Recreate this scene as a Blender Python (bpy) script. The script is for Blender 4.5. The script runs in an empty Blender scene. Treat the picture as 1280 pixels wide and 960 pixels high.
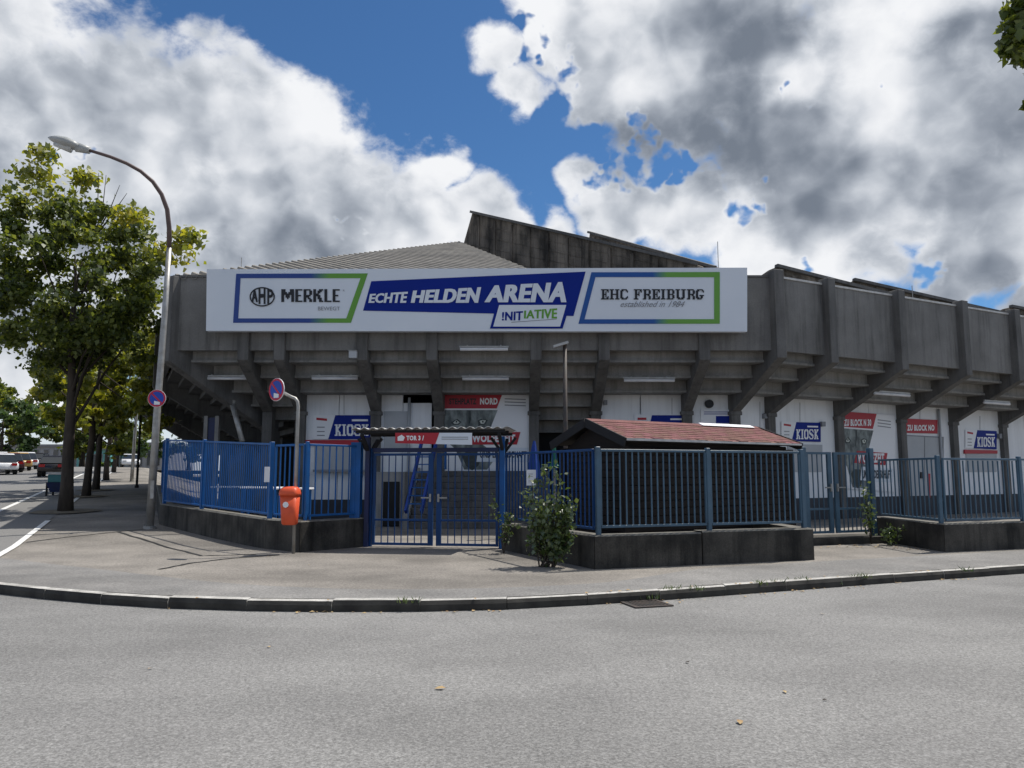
import bpy, math, random
import numpy as np
from mathutils import Vector as V
R = math.radians
random.seed(7); rng = np.random.default_rng(11)
C = bpy.context.scene.collection
scene = bpy.context.scene

# ------------------------------------------------------------------ camera
F = 961.0; PITCH = R(6.65); CAMZ = 1.57
cd = bpy.data.cameras.new('camera'); cam = bpy.data.objects.new('camera', cd); C.objects.link(cam)
cam.location = (0, 0, CAMZ); cam.rotation_euler = (R(90) + PITCH, 0, 0)
cd.sensor_width = 36; cd.lens = 36 * F / 1280; cd.clip_end = 3000; cd.clip_start = .05
scene.camera = cam
scene.render.resolution_x = 1024; scene.render.resolution_y = 768

def ray(px, py):
    u = (px - 640) / F; v = (480 - py) / F
    return V((u, math.cos(PITCH) - v * math.sin(PITCH), math.sin(PITCH) + v * math.cos(PITCH)))
def at(px, py, Y):                                  # point seen at that place, Y metres ahead
    r = ray(px, py); return V((0, 0, CAMZ)) + r * (Y / r.y)

# ------------------------------------------------------------------ sky, clouds, sun
SUN_EL = R(62); SUN_AZ = R(56)                      # azimuth from +Y (ahead) towards +X (right)
SUN_DIR = V((math.sin(SUN_AZ) * math.cos(SUN_EL), math.cos(SUN_AZ) * math.cos(SUN_EL), math.sin(SUN_EL)))
world = bpy.data.worlds.new('World'); scene.world = world; world.use_nodes = True
wt = world.node_tree; wt.nodes.clear(); wn = wt.nodes.new; wl = wt.links.new
def wmath(op, a, b=None, c=None, clamp=False):
    n = wn('ShaderNodeMath'); n.operation = op; n.use_clamp = clamp
    for i, x in enumerate((a, b, c)):
        if x is None: continue
        if isinstance(x, (int, float)): n.inputs[i].default_value = x
        else: wl(x, n.inputs[i])
    return n.outputs[0]
def wrange(x, a, b, c=0., d=1., smooth=True):
    n = wn('ShaderNodeMapRange'); n.interpolation_type = 'SMOOTHSTEP' if smooth else 'LINEAR'
    wl(x, n.inputs['Value'])
    for k, val in zip(('From Min', 'From Max', 'To Min', 'To Max'), (a, b, c, d)): n.inputs[k].default_value = val
    return n.outputs[0]
tc = wn('ShaderNodeTexCoord'); DIR = tc.outputs['Generated']
def warp(src, scale, amt, det):
    n = wn('ShaderNodeTexNoise'); wl(src, n.inputs['Vector']); n.inputs['Scale'].default_value = scale; n.inputs['Detail'].default_value = det; n.inputs['Roughness'].default_value = .55
    a = wn('ShaderNodeVectorMath'); a.operation = 'SUBTRACT'; wl(n.outputs['Color'], a.inputs[0]); a.inputs[1].default_value = (.5, .5, .5)
    b = wn('ShaderNodeVectorMath'); b.operation = 'SCALE'; wl(a.outputs[0], b.inputs[0]); b.inputs['Scale'].default_value = amt
    c = wn('ShaderNodeVectorMath'); c.operation = 'ADD'; wl(src, c.inputs[0]); wl(b.outputs[0], c.inputs[1]); return c.outputs[0]
WDIR = warp(DIR, 6.5, .15, 3); SDIR = warp(DIR, 5.0, .22, 2); BDIR = warp(DIR, 15, .05, 2)
def wnoise(scale, detail, rough, offs=(0, 0, 0), stretch=(1, 1, 1), dist=0., src=None):
    m = wn('ShaderNodeMapping'); wl(src or DIR, m.inputs[0]); m.inputs['Location'].default_value = offs; m.inputs['Scale'].default_value = stretch
    n = wn('ShaderNodeTexNoise'); wl(m.outputs[0], n.inputs['Vector'])
    n.inputs['Scale'].default_value = scale; n.inputs['Detail'].default_value = detail
    n.inputs['Roughness'].default_value = rough; n.inputs['Distortion'].default_value = dist
    return n.outputs['Fac']
def billow(scale, offs):                             # rounded heaps: inverted distance to scattered cell centres, several octaves
    m = wn('ShaderNodeMapping'); wl(BDIR, m.inputs[0]); m.inputs['Location'].default_value = offs
    n = wn('ShaderNodeTexVoronoi'); n.feature = 'F1'; wl(m.outputs[0], n.inputs['Vector']); n.normalize = True
    n.inputs['Scale'].default_value = scale; n.inputs['Detail'].default_value = 2; n.inputs['Roughness'].default_value = .5; n.inputs['Lacunarity'].default_value = 2.1;
    return wmath('SUBTRACT', 1.0, n.outputs['Distance'])
def blob(src, px, py, r, soft=1.0):
    c = ray(px, py).normalized(); e = ray(px + r, py).normalized(); rad = (c - e).length
    n = wn('ShaderNodeVectorMath'); n.operation = 'DISTANCE'; wl(src, n.inputs[0]); n.inputs[1].default_value = c
    return wrange(n.outputs['Value'], rad * .35 / soft, rad * (1.25 + .35 * soft), 1, 0)
def union(src, bl, soft=1.0, add=False):
    o = None
    for b in bl:
        v = blob(src, *b, soft)
        o = v if o is None else (wmath('ADD', o, v) if add else wmath('MAXIMUM', o, v))
    return o
fb = wnoise(8.0, 7, .6, (3.1, 1.7, .4), (1, 1, 1.25), .2)
bil = billow(7.5, (0, 0, 0)); bil2 = billow(7.5, (-.016, -.008, -.030)); fine = wnoise(30, 4, .6, (.3, 5.2, 2.1), (1, 1, 1.3), .3)
broad = wnoise(4.2, 4, .5, (1, 4, 2), (1, 1, 1.6))
mass = union(WDIR, [(-60, 60, 200), (40, 110, 135), (130, 165, 150), (245, 212, 145), (340, 245, 125), (430, 270, 105), (60, 300, 190), (-80, 330, 200), (520, 278, 75), (610, 292, 60), (690, 305, 42), (560, 230, 35), (250, 345, 80), (170, 385, 90), (40, 420, 80), (380, 345, 70), (500, 340, 60), (620, 330, 45),
              (608, 55, 42), (650, 105, 40), (690, 20, 75), (770, 70, 95), (720, 140, 40), (860, 110, 120), (980, 120, 170), (1120, 160, 190), (1010, 250, 120), (1250, 90, 190), (1270, 260, 140), (1330, 0, 200), (900, -60, 160), (1100, -60, 200), (850, 265, 70), (775, 270, 60), (740, 250, 40), (1080, 320, 75), (950, 300, 70), (1190, 330, 60), (1270, 380, 40)])
outside = wnoise(2.2, 3, .5, (8, 3, 1), (1, 1, 1.6))
frame_d = wn('ShaderNodeVectorMath'); frame_d.operation = 'DISTANCE'; wl(DIR, frame_d.inputs[0]); frame_d.inputs[1].default_value = ray(620, 150).normalized()
away = wrange(frame_d.outputs['Value'], .62, .95, 0, 1)
outm = wmath('MULTIPLY', wrange(outside, .40, .62, 0, .9), away)
holes = union(warp(DIR, 22, .12, 3), [(712, 88, 20), (668, 60, 12), (690, 150, 26), (735, 172, 20), (668, 18, 14), (760, 215, 16), (800, 165, 14), (822, 205, 24), (860, 212, 15), (925, 275, 20), (1000, 330, 16), (952, 255, 12), (985, 120, 10), (1105, 95, 12), (1165, 345, 20), (110, 200, 14), (60, 195, 10), (440, 285, 9)], 1.3)
mass = wmath('MAXIMUM', wmath('SUBTRACT', mass, wmath('MULTIPLY', holes, .58)), outm)
val = wmath('ADD', wmath('MULTIPLY', mass, .95), wmath('MULTIPLY', wmath('SUBTRACT', fb, .5), 1.5))
val = wmath('ADD', val, wmath('MULTIPLY', wmath('SUBTRACT', bil, .62), .75))
val = wmath('ADD', val, wmath('MULTIPLY', wmath('SUBTRACT', fine, .5), .55))
mask = wrange(val, .32, .74)
greyl = union(SDIR, [(-20, 170, 170), (110, 225, 150), (230, 265, 130), (340, 290, 100), (430, 300, 80), (40, 330, 120), (170, 320, 110)], 1.8)
greyr = union(SDIR, [(850, 150, 120), (950, 195, 120), (1040, 250, 115), (1180, 310, 120), (1240, 200, 140), (1250, 90, 120), (1120, 270, 100), (960, 50, 75), (880, 60, 75)], 1.7)
grey = wmath('SUBTRACT', wmath('MAXIMUM', wmath('MULTIPLY', greyl, .62), greyr), wmath('MULTIPLY', union(WDIR, [(1080, 105, 75), (1010, 90, 40), (800, 90, 60), (900, 330, 80), (1020, 370, 60)], 1.5), .75))
greyv = wmath('ADD', wmath('MULTIPLY', wmath('MAXIMUM', grey, wmath('MULTIPLY', outm, .3)), .80), wmath('MULTIPLY', wmath('SUBTRACT', broad, .5), 1.35))
greyv = wmath('ADD', greyv, wmath('MULTIPLY', wmath('SUBTRACT', fb, .5), .42))
relief = wmath('MULTIPLY', wmath('SUBTRACT', bil2, bil), 2.5)
edge = wmath('MULTIPLY', wrange(val, .45, 1.0), .22)
dark = wrange(wmath('ADD', wmath('ADD', greyv, relief), wmath('ADD', edge, wmath('MULTIPLY', wmath('SUBTRACT', fine, .5), .30))), .04, 1.30, smooth=False)
ramp = wn('ShaderNodeValToRGB'); wl(dark, ramp.inputs[0]); ramp.color_ramp.interpolation = 'B_SPLINE'
el = ramp.color_ramp.elements
el[0].position = 0; el[0].color = (.93, .94, .96, 1)
el[1].position = 1; el[1].color = (.155, .185, .235, 1)
for p_, c_ in ((.24, (.80, .82, .86)), (.47, (.53, .57, .63)), (.72, (.30, .335, .395))): e = el.new(p_); e.color = (*c_, 1)
sky = wn('ShaderNodeTexSky'); sky.sky_type = 'NISHITA'; sky.sun_disc = False
sky.sun_elevation = SUN_EL; sky.sun_rotation = SUN_AZ; sky.air_density = 1.0; sky.dust_density = .4; sky.ozone_density = 3.5; sky.altitude = 300
tint = wn('ShaderNodeMix'); tint.data_type = 'RGBA'; tint.blend_type = 'MULTIPLY'; tint.inputs[0].default_value = 1
wl(sky.outputs[0], tint.inputs[6]); tint.inputs[7].default_value = (.50, .78, 1.0, 1)
bg1 = wn('ShaderNodeBackground'); wl(tint.outputs[2], bg1.inputs[0]); bg1.inputs[1].default_value = .095
bg2 = wn('ShaderNodeBackground'); wl(ramp.outputs[0], bg2.inputs[0]); bg2.inputs[1].default_value = 1.0
sep = wn('ShaderNodeSeparateXYZ'); wl(DIR, sep.inputs[0])
mask = wmath('MAXIMUM', mask, wrange(sep.outputs[2], .0, .16, .8, 0))
mx = wn('ShaderNodeMixShader'); wl(mask, mx.inputs[0]); wl(bg1.outputs[0], mx.inputs[1]); wl(bg2.outputs[0], mx.inputs[2])
wo = wn('ShaderNodeOutputWorld'); wl(mx.outputs[0], wo.inputs[0])
world.cycles.sampling_method = 'MANUAL'; world.cycles.sample_map_resolution = 512

sd = bpy.data.lights.new('sun', 'SUN'); sd.energy = 5.0; sd.angle = R(.53); sd.color = (1, .95, .87)
sun = bpy.data.objects.new('sun', sd); C.objects.link(sun); sun.location = (20, 20, 40)
sun.rotation_euler = (-SUN_DIR).to_track_quat('-Z', 'Y').to_euler()
vs = scene.view_settings; vs.view_transform = 'Standard'; vs.look = 'None'; vs.exposure = 0.0; vs.gamma = 1.0; vs.use_curve_mapping = False
scene.cycles.max_bounces = 6; scene.cycles.transparent_max_bounces = 6

# ------------------------------------------------------------------ materials
M = {}
def mat(name, col, rough=.7, col2=None, scale=2.0, detail=6, stretch=(1, 1, 1), fine=0, finescale=120, bump=0, bumpscale=80, metal=0, streak=0, spec=.4, lo=.35, hi=.65, transl=None, island=0, agg=0, aggscale=90, patch=0):
    m = bpy.data.materials.new(name); m.use_nodes = True; t = m.node_tree; n = t.nodes; l = t.links.new
    b = n['Principled BSDF']; b.inputs['Roughness'].default_value = rough; b.inputs['Metallic'].default_value = metal
    b.inputs['Specular IOR Level'].default_value = spec
    g = n.new('ShaderNodeNewGeometry'); pos = g.outputs['Position']
    def noise(sc, det, st=(1, 1, 1), ro=.55):
        mp = n.new('ShaderNodeMapping'); l(pos, mp.inputs[0]); mp.inputs['Scale'].default_value = st
        x = n.new('ShaderNodeTexNoise'); l(mp.outputs[0], x.inputs['Vector']); x.inputs['Scale'].default_value = sc; x.inputs['Detail'].default_value = det; x.inputs['Roughness'].default_value = ro
        return x.outputs['Fac']
    def rng_(x, a, bb, c, d):
        r = n.new('ShaderNodeMapRange'); l(x, r.inputs['Value'])
        for k, q in zip(('From Min', 'From Max', 'To Min', 'To Max'), (a, bb, c, d)): r.inputs[k].default_value = q
        return r.outputs[0]
    def mixc(f, A, B, mode='MIX'):
        x = n.new('ShaderNodeMix'); x.data_type = 'RGBA'; x.blend_type = mode
        if isinstance(f, float): x.inputs[0].default_value = f
        else: l(f, x.inputs[0])
        for i, q in ((6, A), (7, B)):
            if isinstance(q, tuple): x.inputs[i].default_value = (*q[:3], 1)
            else: l(q, x.inputs[i])
        return x.outputs[2]
    c2 = col2 or tuple(x * .8 for x in col)
    colr = mixc(rng_(noise(scale, detail, stretch), lo, hi, 0, 1), tuple(col), tuple(c2))
    if streak:
        s = rng_(noise(1.0, 5, (5, 5, .35), .65), .47, .72, 1, 1 - streak)
        cm = n.new('ShaderNodeCombineColor'); [l(s, cm.inputs[i]) for i in range(3)]
        colr = mixc(1.0, colr, cm.outputs[0], 'MULTIPLY')
    if fine:
        f = rng_(noise(finescale, 3, (1, 1, 1), .7), .3, .7, 1 - fine, 1 + fine)
        cm = n.new('ShaderNodeCombineColor'); [l(f, cm.inputs[i]) for i in range(3)]
        colr = mixc(1.0, colr, cm.outputs[0], 'MULTIPLY')
    if agg:                                          # stones of the asphalt, each its own tone
        vo = n.new('ShaderNodeTexVoronoi'); l(pos, vo.inputs['Vector']); vo.inputs['Scale'].default_value = aggscale
        sp_ = n.new('ShaderNodeSeparateColor'); l(vo.outputs['Color'], sp_.inputs[0])
        f = rng_(sp_.outputs[0], 0, 1, 1 - agg, 1 + agg); cm = n.new('ShaderNodeCombineColor'); [l(f, cm.inputs[i]) for i in range(3)]
        colr = mixc(1.0, colr, cm.outputs[0], 'MULTIPLY')
    if patch:                                        # worn and stained areas
        f = rng_(noise(.22, 8, (1, 1.6, 1), .62), .42, .62, 1 + patch * .5, 1 - patch); cm = n.new('ShaderNodeCombineColor'); [l(f, cm.inputs[i]) for i in range(3)]
        colr = mixc(1.0, colr, cm.outputs[0], 'MULTIPLY')
    if island:
        f = rng_(g.outputs['Random Per Island'], 0, 1, 1 - island, 1 + island)
        h = n.new('ShaderNodeHueSaturation'); l(colr, h.inputs['Color']); l(f, h.inputs['Value'])
        l(rng_(g.outputs['Random Per Island'], 0, 1, .52, .475), h.inputs['Hue']); colr = h.outputs[0]
    l(colr, b.inputs['Base Color'])
    if bump:
        bp = n.new('ShaderNodeBump'); bp.inputs['Strength'].default_value = bump; bp.inputs['Distance'].default_value = .01
        l(noise(bumpscale, 4), bp.inputs['Height']); l(bp.outputs[0], b.inputs['Normal'])
    if transl:
        tr = n.new('ShaderNodeBsdfTranslucent'); l(mixc(1.0, colr, transl, 'MULTIPLY'), tr.inputs[0])
        ms = n.new('ShaderNodeAddShader'); l(b.outputs[0], ms.inputs[0]); l(tr.outputs[0], ms.inputs[1])
        l(ms.outputs[0], n['Material Output'].inputs[0])
    M[name] = m; return m
def grad(name, c1, c2, x0, x1):                      # printed colour run along X
    m = mat(name, c1, .45); t = m.node_tree; n = t.nodes; l = t.links.new
    g = n.new('ShaderNodeNewGeometry'); s = n.new('ShaderNodeSeparateXYZ'); l(g.outputs['Position'], s.inputs[0])
    r = n.new('ShaderNodeMapRange'); l(s.outputs[0], r.inputs[0]); r.inputs[1].default_value = x0; r.inputs[2].default_value = x1
    x = n.new('ShaderNodeMix'); x.data_type = 'RGBA'; l(r.outputs[0], x.inputs[0]); x.inputs[6].default_value = (*c1, 1); x.inputs[7].default_value = (*c2, 1)
    l(x.outputs[2], n['Principled BSDF'].inputs['Base Color'])

mat('road', (.222, .219, .212), .85, (.19, .187, .182), .5, 7, fine=.25, finescale=30, bump=.5, bumpscale=110, spec=.25, agg=.30, aggscale=90, patch=.18)
mat('plaza', (.235, .217, .194), .9, (.175, .162, .146), .9, 8, fine=.25, finescale=25, bump=.4, bumpscale=70, spec=.25, agg=.22, aggscale=70, patch=.25)
mat('pave', (.225, .218, .208), .88, (.18, .176, .17), 1.3, 7, fine=.22, finescale=25, bump=.4, bumpscale=80, spec=.25, agg=.22, aggscale=80, patch=.22)
mat('street', (.19, .186, .18), .88, (.18, .178, .175), .7, 6, fine=.25, finescale=45, bump=.3, spec=.25)
mat('soil', (.13, .105, .075), .95, (.2, .17, .12), 6, 6, bump=.5)
mat('tar', (.018, .018, .018), .6, (.03, .03, .03), 3)
mat('paint', (.72, .72, .70), .75, (.45, .45, .44), 9, 6, lo=.5, hi=.75)
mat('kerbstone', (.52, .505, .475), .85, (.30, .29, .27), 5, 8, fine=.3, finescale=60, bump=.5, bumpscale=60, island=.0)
mat('kerbface_shade', (.06, .057, .05), .9, (.03, .028, .025), 4, 8, bump=.4)  # front face darkened: the kerb's own shade put into the colour
mat('concrete', (.215, .21, .20), .85, (.148, .145, .138), .8, 8, streak=.5, fine=.12, finescale=35, bump=.25, bumpscale=30)
mat('concrete_light', (.30, .295, .28), .85, (.22, .216, .205), 1.2, 8, streak=.35, fine=.1, finescale=30, bump=.2, bumpscale=30)  # paler copy: sky light on the tier risers put into the colour
mat('concrete_rib_shade', (.15, .147, .142), .85, (.10, .098, .094), 1.0, 8, streak=.45, fine=.12, finescale=35, bump=.25, bumpscale=30)  # same concrete darkened: shade on downward rib faces put into the colour
mat('concrete_dark', (.25, .215, .175), .9, (.045, .04, .034), 1.3, 9, stretch=(1, 1, .5), streak=.8, fine=.2, finescale=25, bump=.5, bumpscale=18)
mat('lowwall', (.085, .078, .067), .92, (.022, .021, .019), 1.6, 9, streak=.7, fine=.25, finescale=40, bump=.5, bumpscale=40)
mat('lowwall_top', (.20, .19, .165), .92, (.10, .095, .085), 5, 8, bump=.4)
mat('void', (.02, .02, .02), .9)  # near-black stand-in for the darkness inside openings
mat('fibre_roof', (.33, .305, .265), .85, (.22, .205, .18), 1.4, 7, fine=.1, bump=.1)
mat('whitewall', (.80, .82, .84), .65, (.74, .76, .78), .8, 5, streak=.12)
mat('plinth', (.055, .06, .07), .8, (.04, .043, .05), 2)
mat('white', (.8, .81, .83), .45, (.77, .78, .8), 1)
mat('signwhite', (.69, .735, .79), .4, (.64, .69, .75), .5, spec=.25)
mat('signblue', (.004, .02, .23), .5, (.004, .02, .21), 1, spec=.15)
mat('signred', (.42, .015, .03), .45, (.38, .014, .028), 1)
mat('signblack', (.015, .016, .02), .5)
mat('printgrey', (.25, .26, .28), .5)
mat('printgreen', (.13, .36, .035), .45)
mat('fur', (.29, .33, .32), .6, (.085, .10, .10), 3.2, 9, stretch=(1.6, 1, .8), lo=.35, hi=.62)
mat('furdark', (.03, .042, .042), .6, (.06, .07, .07), 9, 7)
mat('eye', (.55, .59, .53), .3)
mat('blue', (.004, .10, .34), .5, (.008, .08, .24), 3, 7, fine=.06, spec=.35)
mat('gateblue', (.005, .055, .20), .5, (.008, .045, .14), 3, 7, spec=.3)
mat('bluegrey', (.062, .125, .185), .45, (.045, .09, .135), 3, 7, spec=.5)
mat('navy', (.008, .02, .09), .45, (.012, .02, .06), 3)
mat('tarpblue', (.008, .05, .30), .6)
mat('steel', (.40, .40, .39), .5, (.30, .29, .27), 6, 6, metal=.55)
mat('arm', (.10, .072, .068), .55, (.13, .09, .084), 4)
mat('lamphead', (.42, .43, .42), .4, (.36, .37, .36), 4)
mat('lampglass', (.55, .56, .55), .15, (.5, .51, .5), 2)
mat('tube', (.75, .76, .78), .4)
mat('orange', (.72, .10, .035), .45, (.62, .085, .03), 6, fine=.05)
mat('wood', (.016, .011, .009), .85, (.009, .007, .006), 2, 7, stretch=(1, 1, 8), bump=.3)
mat('woodgrey', (.14, .11, .085), .85, (.08, .06, .05), 2, 7, stretch=(1, 1, 5))
mat('shingle', (.205, .098, .085), .95, (.15, .07, .061), 3.5, 8, fine=.35, finescale=60, bump=.5, bumpscale=90, island=.12)
mat('flash', (.62, .61, .58), .5, (.45, .44, .42), 5)
mat('shutter', (.42, .44, .46), .5, (.38, .40, .42), 2)
mat('leaf', (.074, .096, .019), .5, (.036, .055, .013), .9, 4, transl=(1.5, 1.35, .5), island=.6, spec=.4)
mat('leaf_yellow', (.14, .145, .024), .5, (.075, .095, .016), 1.1, 4, transl=(1.6, 1.5, .5), island=.4, spec=.5)  # yellower leaves: sunlit foliage tone put into the colour
mat('leaf_dark', (.05, .085, .024), .5, (.03, .055, .018), .8, 4, transl=(.9, .9, .4), island=.4, spec=.4)
mat('leaf_bush', (.075, .105, .035), .38, (.035, .06, .02), 4, 4, transl=(.6, .6, .25), island=.35, spec=.7)
mat('bark', (.075, .06, .047), .95, (.035, .028, .022), 6, 8, stretch=(1, 1, .25), bump=.8, bumpscale=25)
mat('dryleaf', (.45, .34, .17), .8, (.30, .18, .08), 9)
mat('iron', (.05, .048, .045), .6, (.08, .06, .05), 8)
mat('carwhite', (.75, .76, .77), .25, spec=.6); mat('carblack', (.012, .010, .012), .25, spec=.6); mat('carred', (.05, .008, .012), .25, spec=.6); mat('caryellow', (.45, .28, .08), .3, spec=.6)
mat('glass', (.02, .025, .03), .08, spec=.8)
mat('rubber', (.012, .012, .012), .8)
mat('taillight', (.4, .01, .01), .3)
mat('teal', (.03, .16, .17), .5); mat('tealwall', (.16, .42, .42), .5, (.12, .36, .37), 1)
mat('render_pale', (.36, .37, .40), .8, (.30, .31, .33), .6)
mat('green', (.01, .16, .10), .6)
mat('nearblack', (.018, .018, .02), .8)  # plain near-black for purlins, braces, barge boards and posts

# ------------------------------------------------------------------ object helpers
ROOT = {}
def setp(o, label=None, cat=None, group=None, kind=None):
    for k, v in (('label', label), ('category', cat), ('group', group), ('kind', kind)):
        if v: o[k] = v
def thing(name, loc, label, cat, group=None, kind=None):
    o = bpy.data.objects.new(name, None); C.objects.link(o); o.location = loc; o.empty_display_size = .2
    setp(o, label, cat, group, kind); ROOT[o.name] = V(loc); return o
def origin(o):
    return ROOT.get(o.name, V((0, 0, 0))) if o is not None else V((0, 0, 0))
class MB:
    def __init__(s): s.v = []; s.f = []; s.mi = []; s.cur = 0
    def poly(s, pts, faces):
        k = len(s.v); s.v += [tuple(p) for p in pts]; s.f += [tuple(i + k for i in f) for f in faces]; s.mi += [s.cur] * len(faces)
    def hexa(s, p):                                  # 4 bottom (ccw), 4 top
        s.poly(p, [(3, 2, 1, 0), (4, 5, 6, 7), (0, 1, 5, 4), (1, 2, 6, 5), (2, 3, 7, 6), (3, 0, 4, 7)])
    def box(s, a, b):
        x0, y0, z0 = a; x1, y1, z1 = b
        s.hexa([(x0, y0, z0), (x1, y0, z0), (x1, y1, z0), (x0, y1, z0), (x0, y0, z1), (x1, y0, z1), (x1, y1, z1), (x0, y1, z1)])
    def obox(s, o, ux, uy, x0, x1, y0, y1, z0, z1):  # box in a frame of two horizontal axes
        q = lambda a, b, z: (o[0] + ux[0] * a + uy[0] * b, o[1] + ux[1] * a + uy[1] * b, z)
        s.hexa([q(x0, y0, z0), q(x1, y0, z0), q(x1, y1, z0), q(x0, y1, z0), q(x0, y0, z1), q(x1, y0, z1), q(x1, y1, z1), q(x0, y1, z1)])
    def extr(s, A, B):                               # two matching outlines joined
        n = len(A); k = len(s.v)
        s.poly(list(A) + list(B), [tuple(range(n - 1, -1, -1)), tuple(range(n, 2 * n))] + [(i, (i + 1) % n, n + (i + 1) % n, n + i) for i in range(n)])
    def tube(s, pts, rad, n=8, cap=True):
        pts = [V(p) for p in pts]; k = len(s.v)
        if not hasattr(rad, '__len__'): rad = [rad] * len(pts)
        ref = None
        for i, p in enumerate(pts):
            d = (pts[min(i + 1, len(pts) - 1)] - pts[max(i - 1, 0)]).normalized()
            if ref is None: ref = V((1, 0, 0)) if abs(d.x) < .9 else V((0, 1, 0))
            a = d.cross(ref).normalized(); b = d.cross(a); ref = -b if False else ref
            for j in range(n):
                t = 2 * math.pi * j / n; s.v.append(tuple(p + (a * math.cos(t) + b * math.sin(t)) * rad[i]))
        m = len(pts)
        for i in range(m - 1):
            for j in range(n):
                s.f.append((k + i * n + j, k + i * n + (j + 1) % n, k + (i + 1) * n + (j + 1) % n, k + (i + 1) * n + j)); s.mi.append(s.cur)
        if cap:
            s.f.append(tuple(k + j for j in range(n))); s.f.append(tuple(k + (m - 1) * n + j for j in range(n - 1, -1, -1))); s.mi += [s.cur] * 2
    def beam(s, a, b, w, h):                         # square bar from a to b, h measured upwards
        a = V(a); b = V(b); d = (b - a).normalized()
        side = d.cross(V((0, 0, 1)))
        side = side.normalized() if side.length > 1e-3 else V((1, 0, 0))
        up = side.cross(d).normalized()
        q = lambda p, i, j: p + side * (w / 2 * i) + up * (h / 2 * j)
        s.extr([q(a, -1, -1), q(a, 1, -1), q(a, 1, 1), q(a, -1, 1)], [q(b, -1, -1), q(b, 1, -1), q(b, 1, 1), q(b, -1, 1)])
    def build(s, name, m, parent=None, smooth=False, bevel=0, fixn=True, mats=None):
        me = bpy.data.meshes.new(name); o0 = origin(parent) if parent else V((0, 0, 0))
        r = parent
        while r is not None and r.parent is not None: r = r.parent
        o0 = ROOT.get(r.name, V((0, 0, 0))) if r is not None else V((0, 0, 0))
        me.from_pydata([(p[0] - o0.x, p[1] - o0.y, p[2] - o0.z) for p in s.v], [], s.f)
        for x in (mats or [m]): me.materials.append(M[x])
        if mats: me.polygons.foreach_set('material_index', s.mi)
        if fixn:
            import bmesh
            bm = bmesh.new(); bm.from_mesh(me); bmesh.ops.recalc_face_normals(bm, faces=bm.faces)
            if bevel: bmesh.ops.bevel(bm, geom=bm.edges[:], offset=bevel, segments=1, affect='EDGES', clamp_overlap=True)
            bm.to_mesh(me); bm.free()
        if smooth: me.polygons.foreach_set('use_smooth', [True] * len(me.polygons))
        o = bpy.data.objects.new(name, me); C.objects.link(o)
        if parent: o.parent = parent
        return o
def inst(name, src, parent, loc, rz=0):              # another piece sharing the mesh
    o = src.copy(); o.name = name; C.objects.link(o); o.parent = parent
    o.location = V(loc) - ROOT.get(parent.name, V((0, 0, 0))); o.rotation_euler = (0, 0, rz); return o
def kids(o): return [c for c in o.children]
def copy_tree(o, loc, label, rz=0, sc=None, parent=None):
    c = o.copy(); C.objects.link(c); c.location = loc; c.rotation_euler = (0, 0, rz)
    if sc: c.scale = (sc,) * 3
    if label: c['label'] = label
    ROOT[c.name] = V(loc)
    for ch in CH[o.name]:
        d = ch.copy(); C.objects.link(d); d.parent = c
        for g in CH.get(ch.name, []):
            e = g.copy(); C.objects.link(e); e.parent = d
    return c
CH = {}
def remember(o):
    CH[o.name] = list(o.children)
    for c in o.children: CH[c.name] = list(c.children)

# ---- writing
TXT = {}
def glyphs(body, bold):
    k = (body, bold)
    if k not in TXT:
        cu = bpy.data.curves.new('t', 'FONT'); cu.body = body; cu.size = 1; cu.offset = bold; cu.resolution_u = 3; cu.space_character = 1 + bold * 2.2
        ob = bpy.data.objects.new('t', cu)
        me = bpy.data.meshes.new_from_object(ob)
        v = np.array([x.co[:2] for x in me.vertices]); f = [tuple(p.vertices) for p in me.polygons]
        bpy.data.objects.remove(ob); bpy.data.curves.remove(cu); bpy.data.meshes.remove(me)
        v = (v - v.min(0)) / np.maximum(v.max(0) - v.min(0), 1e-6); TXT[k] = (v, f)
    return TXT[k]
SLAB = {
 'E': ['#######', '.##..##', '.##.#.#', '.##.#..', '.####..', '.##.#..', '.##.#.#', '.##..##', '#######'],
 'F': ['#######', '.##..##', '.##.#.#', '.##.#..', '.####..', '.##.#..', '.##....', '.##....', '####...'],
 'H': ['####.####', '.##...##.', '.##...##.', '.##...##.', '.#######.', '.##...##.', '.##...##.', '.##...##.', '####.####'],
 'C': ['.#####.', '###..##', '##....#', '##.....', '##.....', '##.....', '##....#', '###..##', '.#####.'],
 'R': ['######.', '.##..##', '.##..##', '.##..##', '.#####.', '.##.##.', '.##..##', '.##..##', '###..##'],
 'I': ['####', '.##.', '.##.', '.##.', '.##.', '.##.', '.##.', '.##.', '####'],
 'B': ['######.', '.##..##', '.##..##', '.##..##', '.#####.', '.##..##', '.##..##', '.##..##', '######.'],
 'U': ['####.####', '.##...##.', '.##...##.', '.##...##.', '.##...##.', '.##...##.', '.##...##.', '.###.###.', '..#####..'],
 'G': ['.#####.', '###..##', '##....#', '##.....', '##.....', '##.####', '##..##.', '###.##.', '.####..'],
 'K': ['###.###', '.##.##.', '.####..', '.###...', '.###...', '.####..', '.##.##.', '.##.##.', '###.###'],
 'O': ['.#####.', '###.###', '##...##', '##...##', '##...##', '##...##', '##...##', '###.###', '.#####.'],
 'S': ['.#####.', '##...##', '##....#', '####...', '.#####.', '...####', '#....##', '##...##', '.#####.'],
 ' ': ['...'] * 9}
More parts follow.
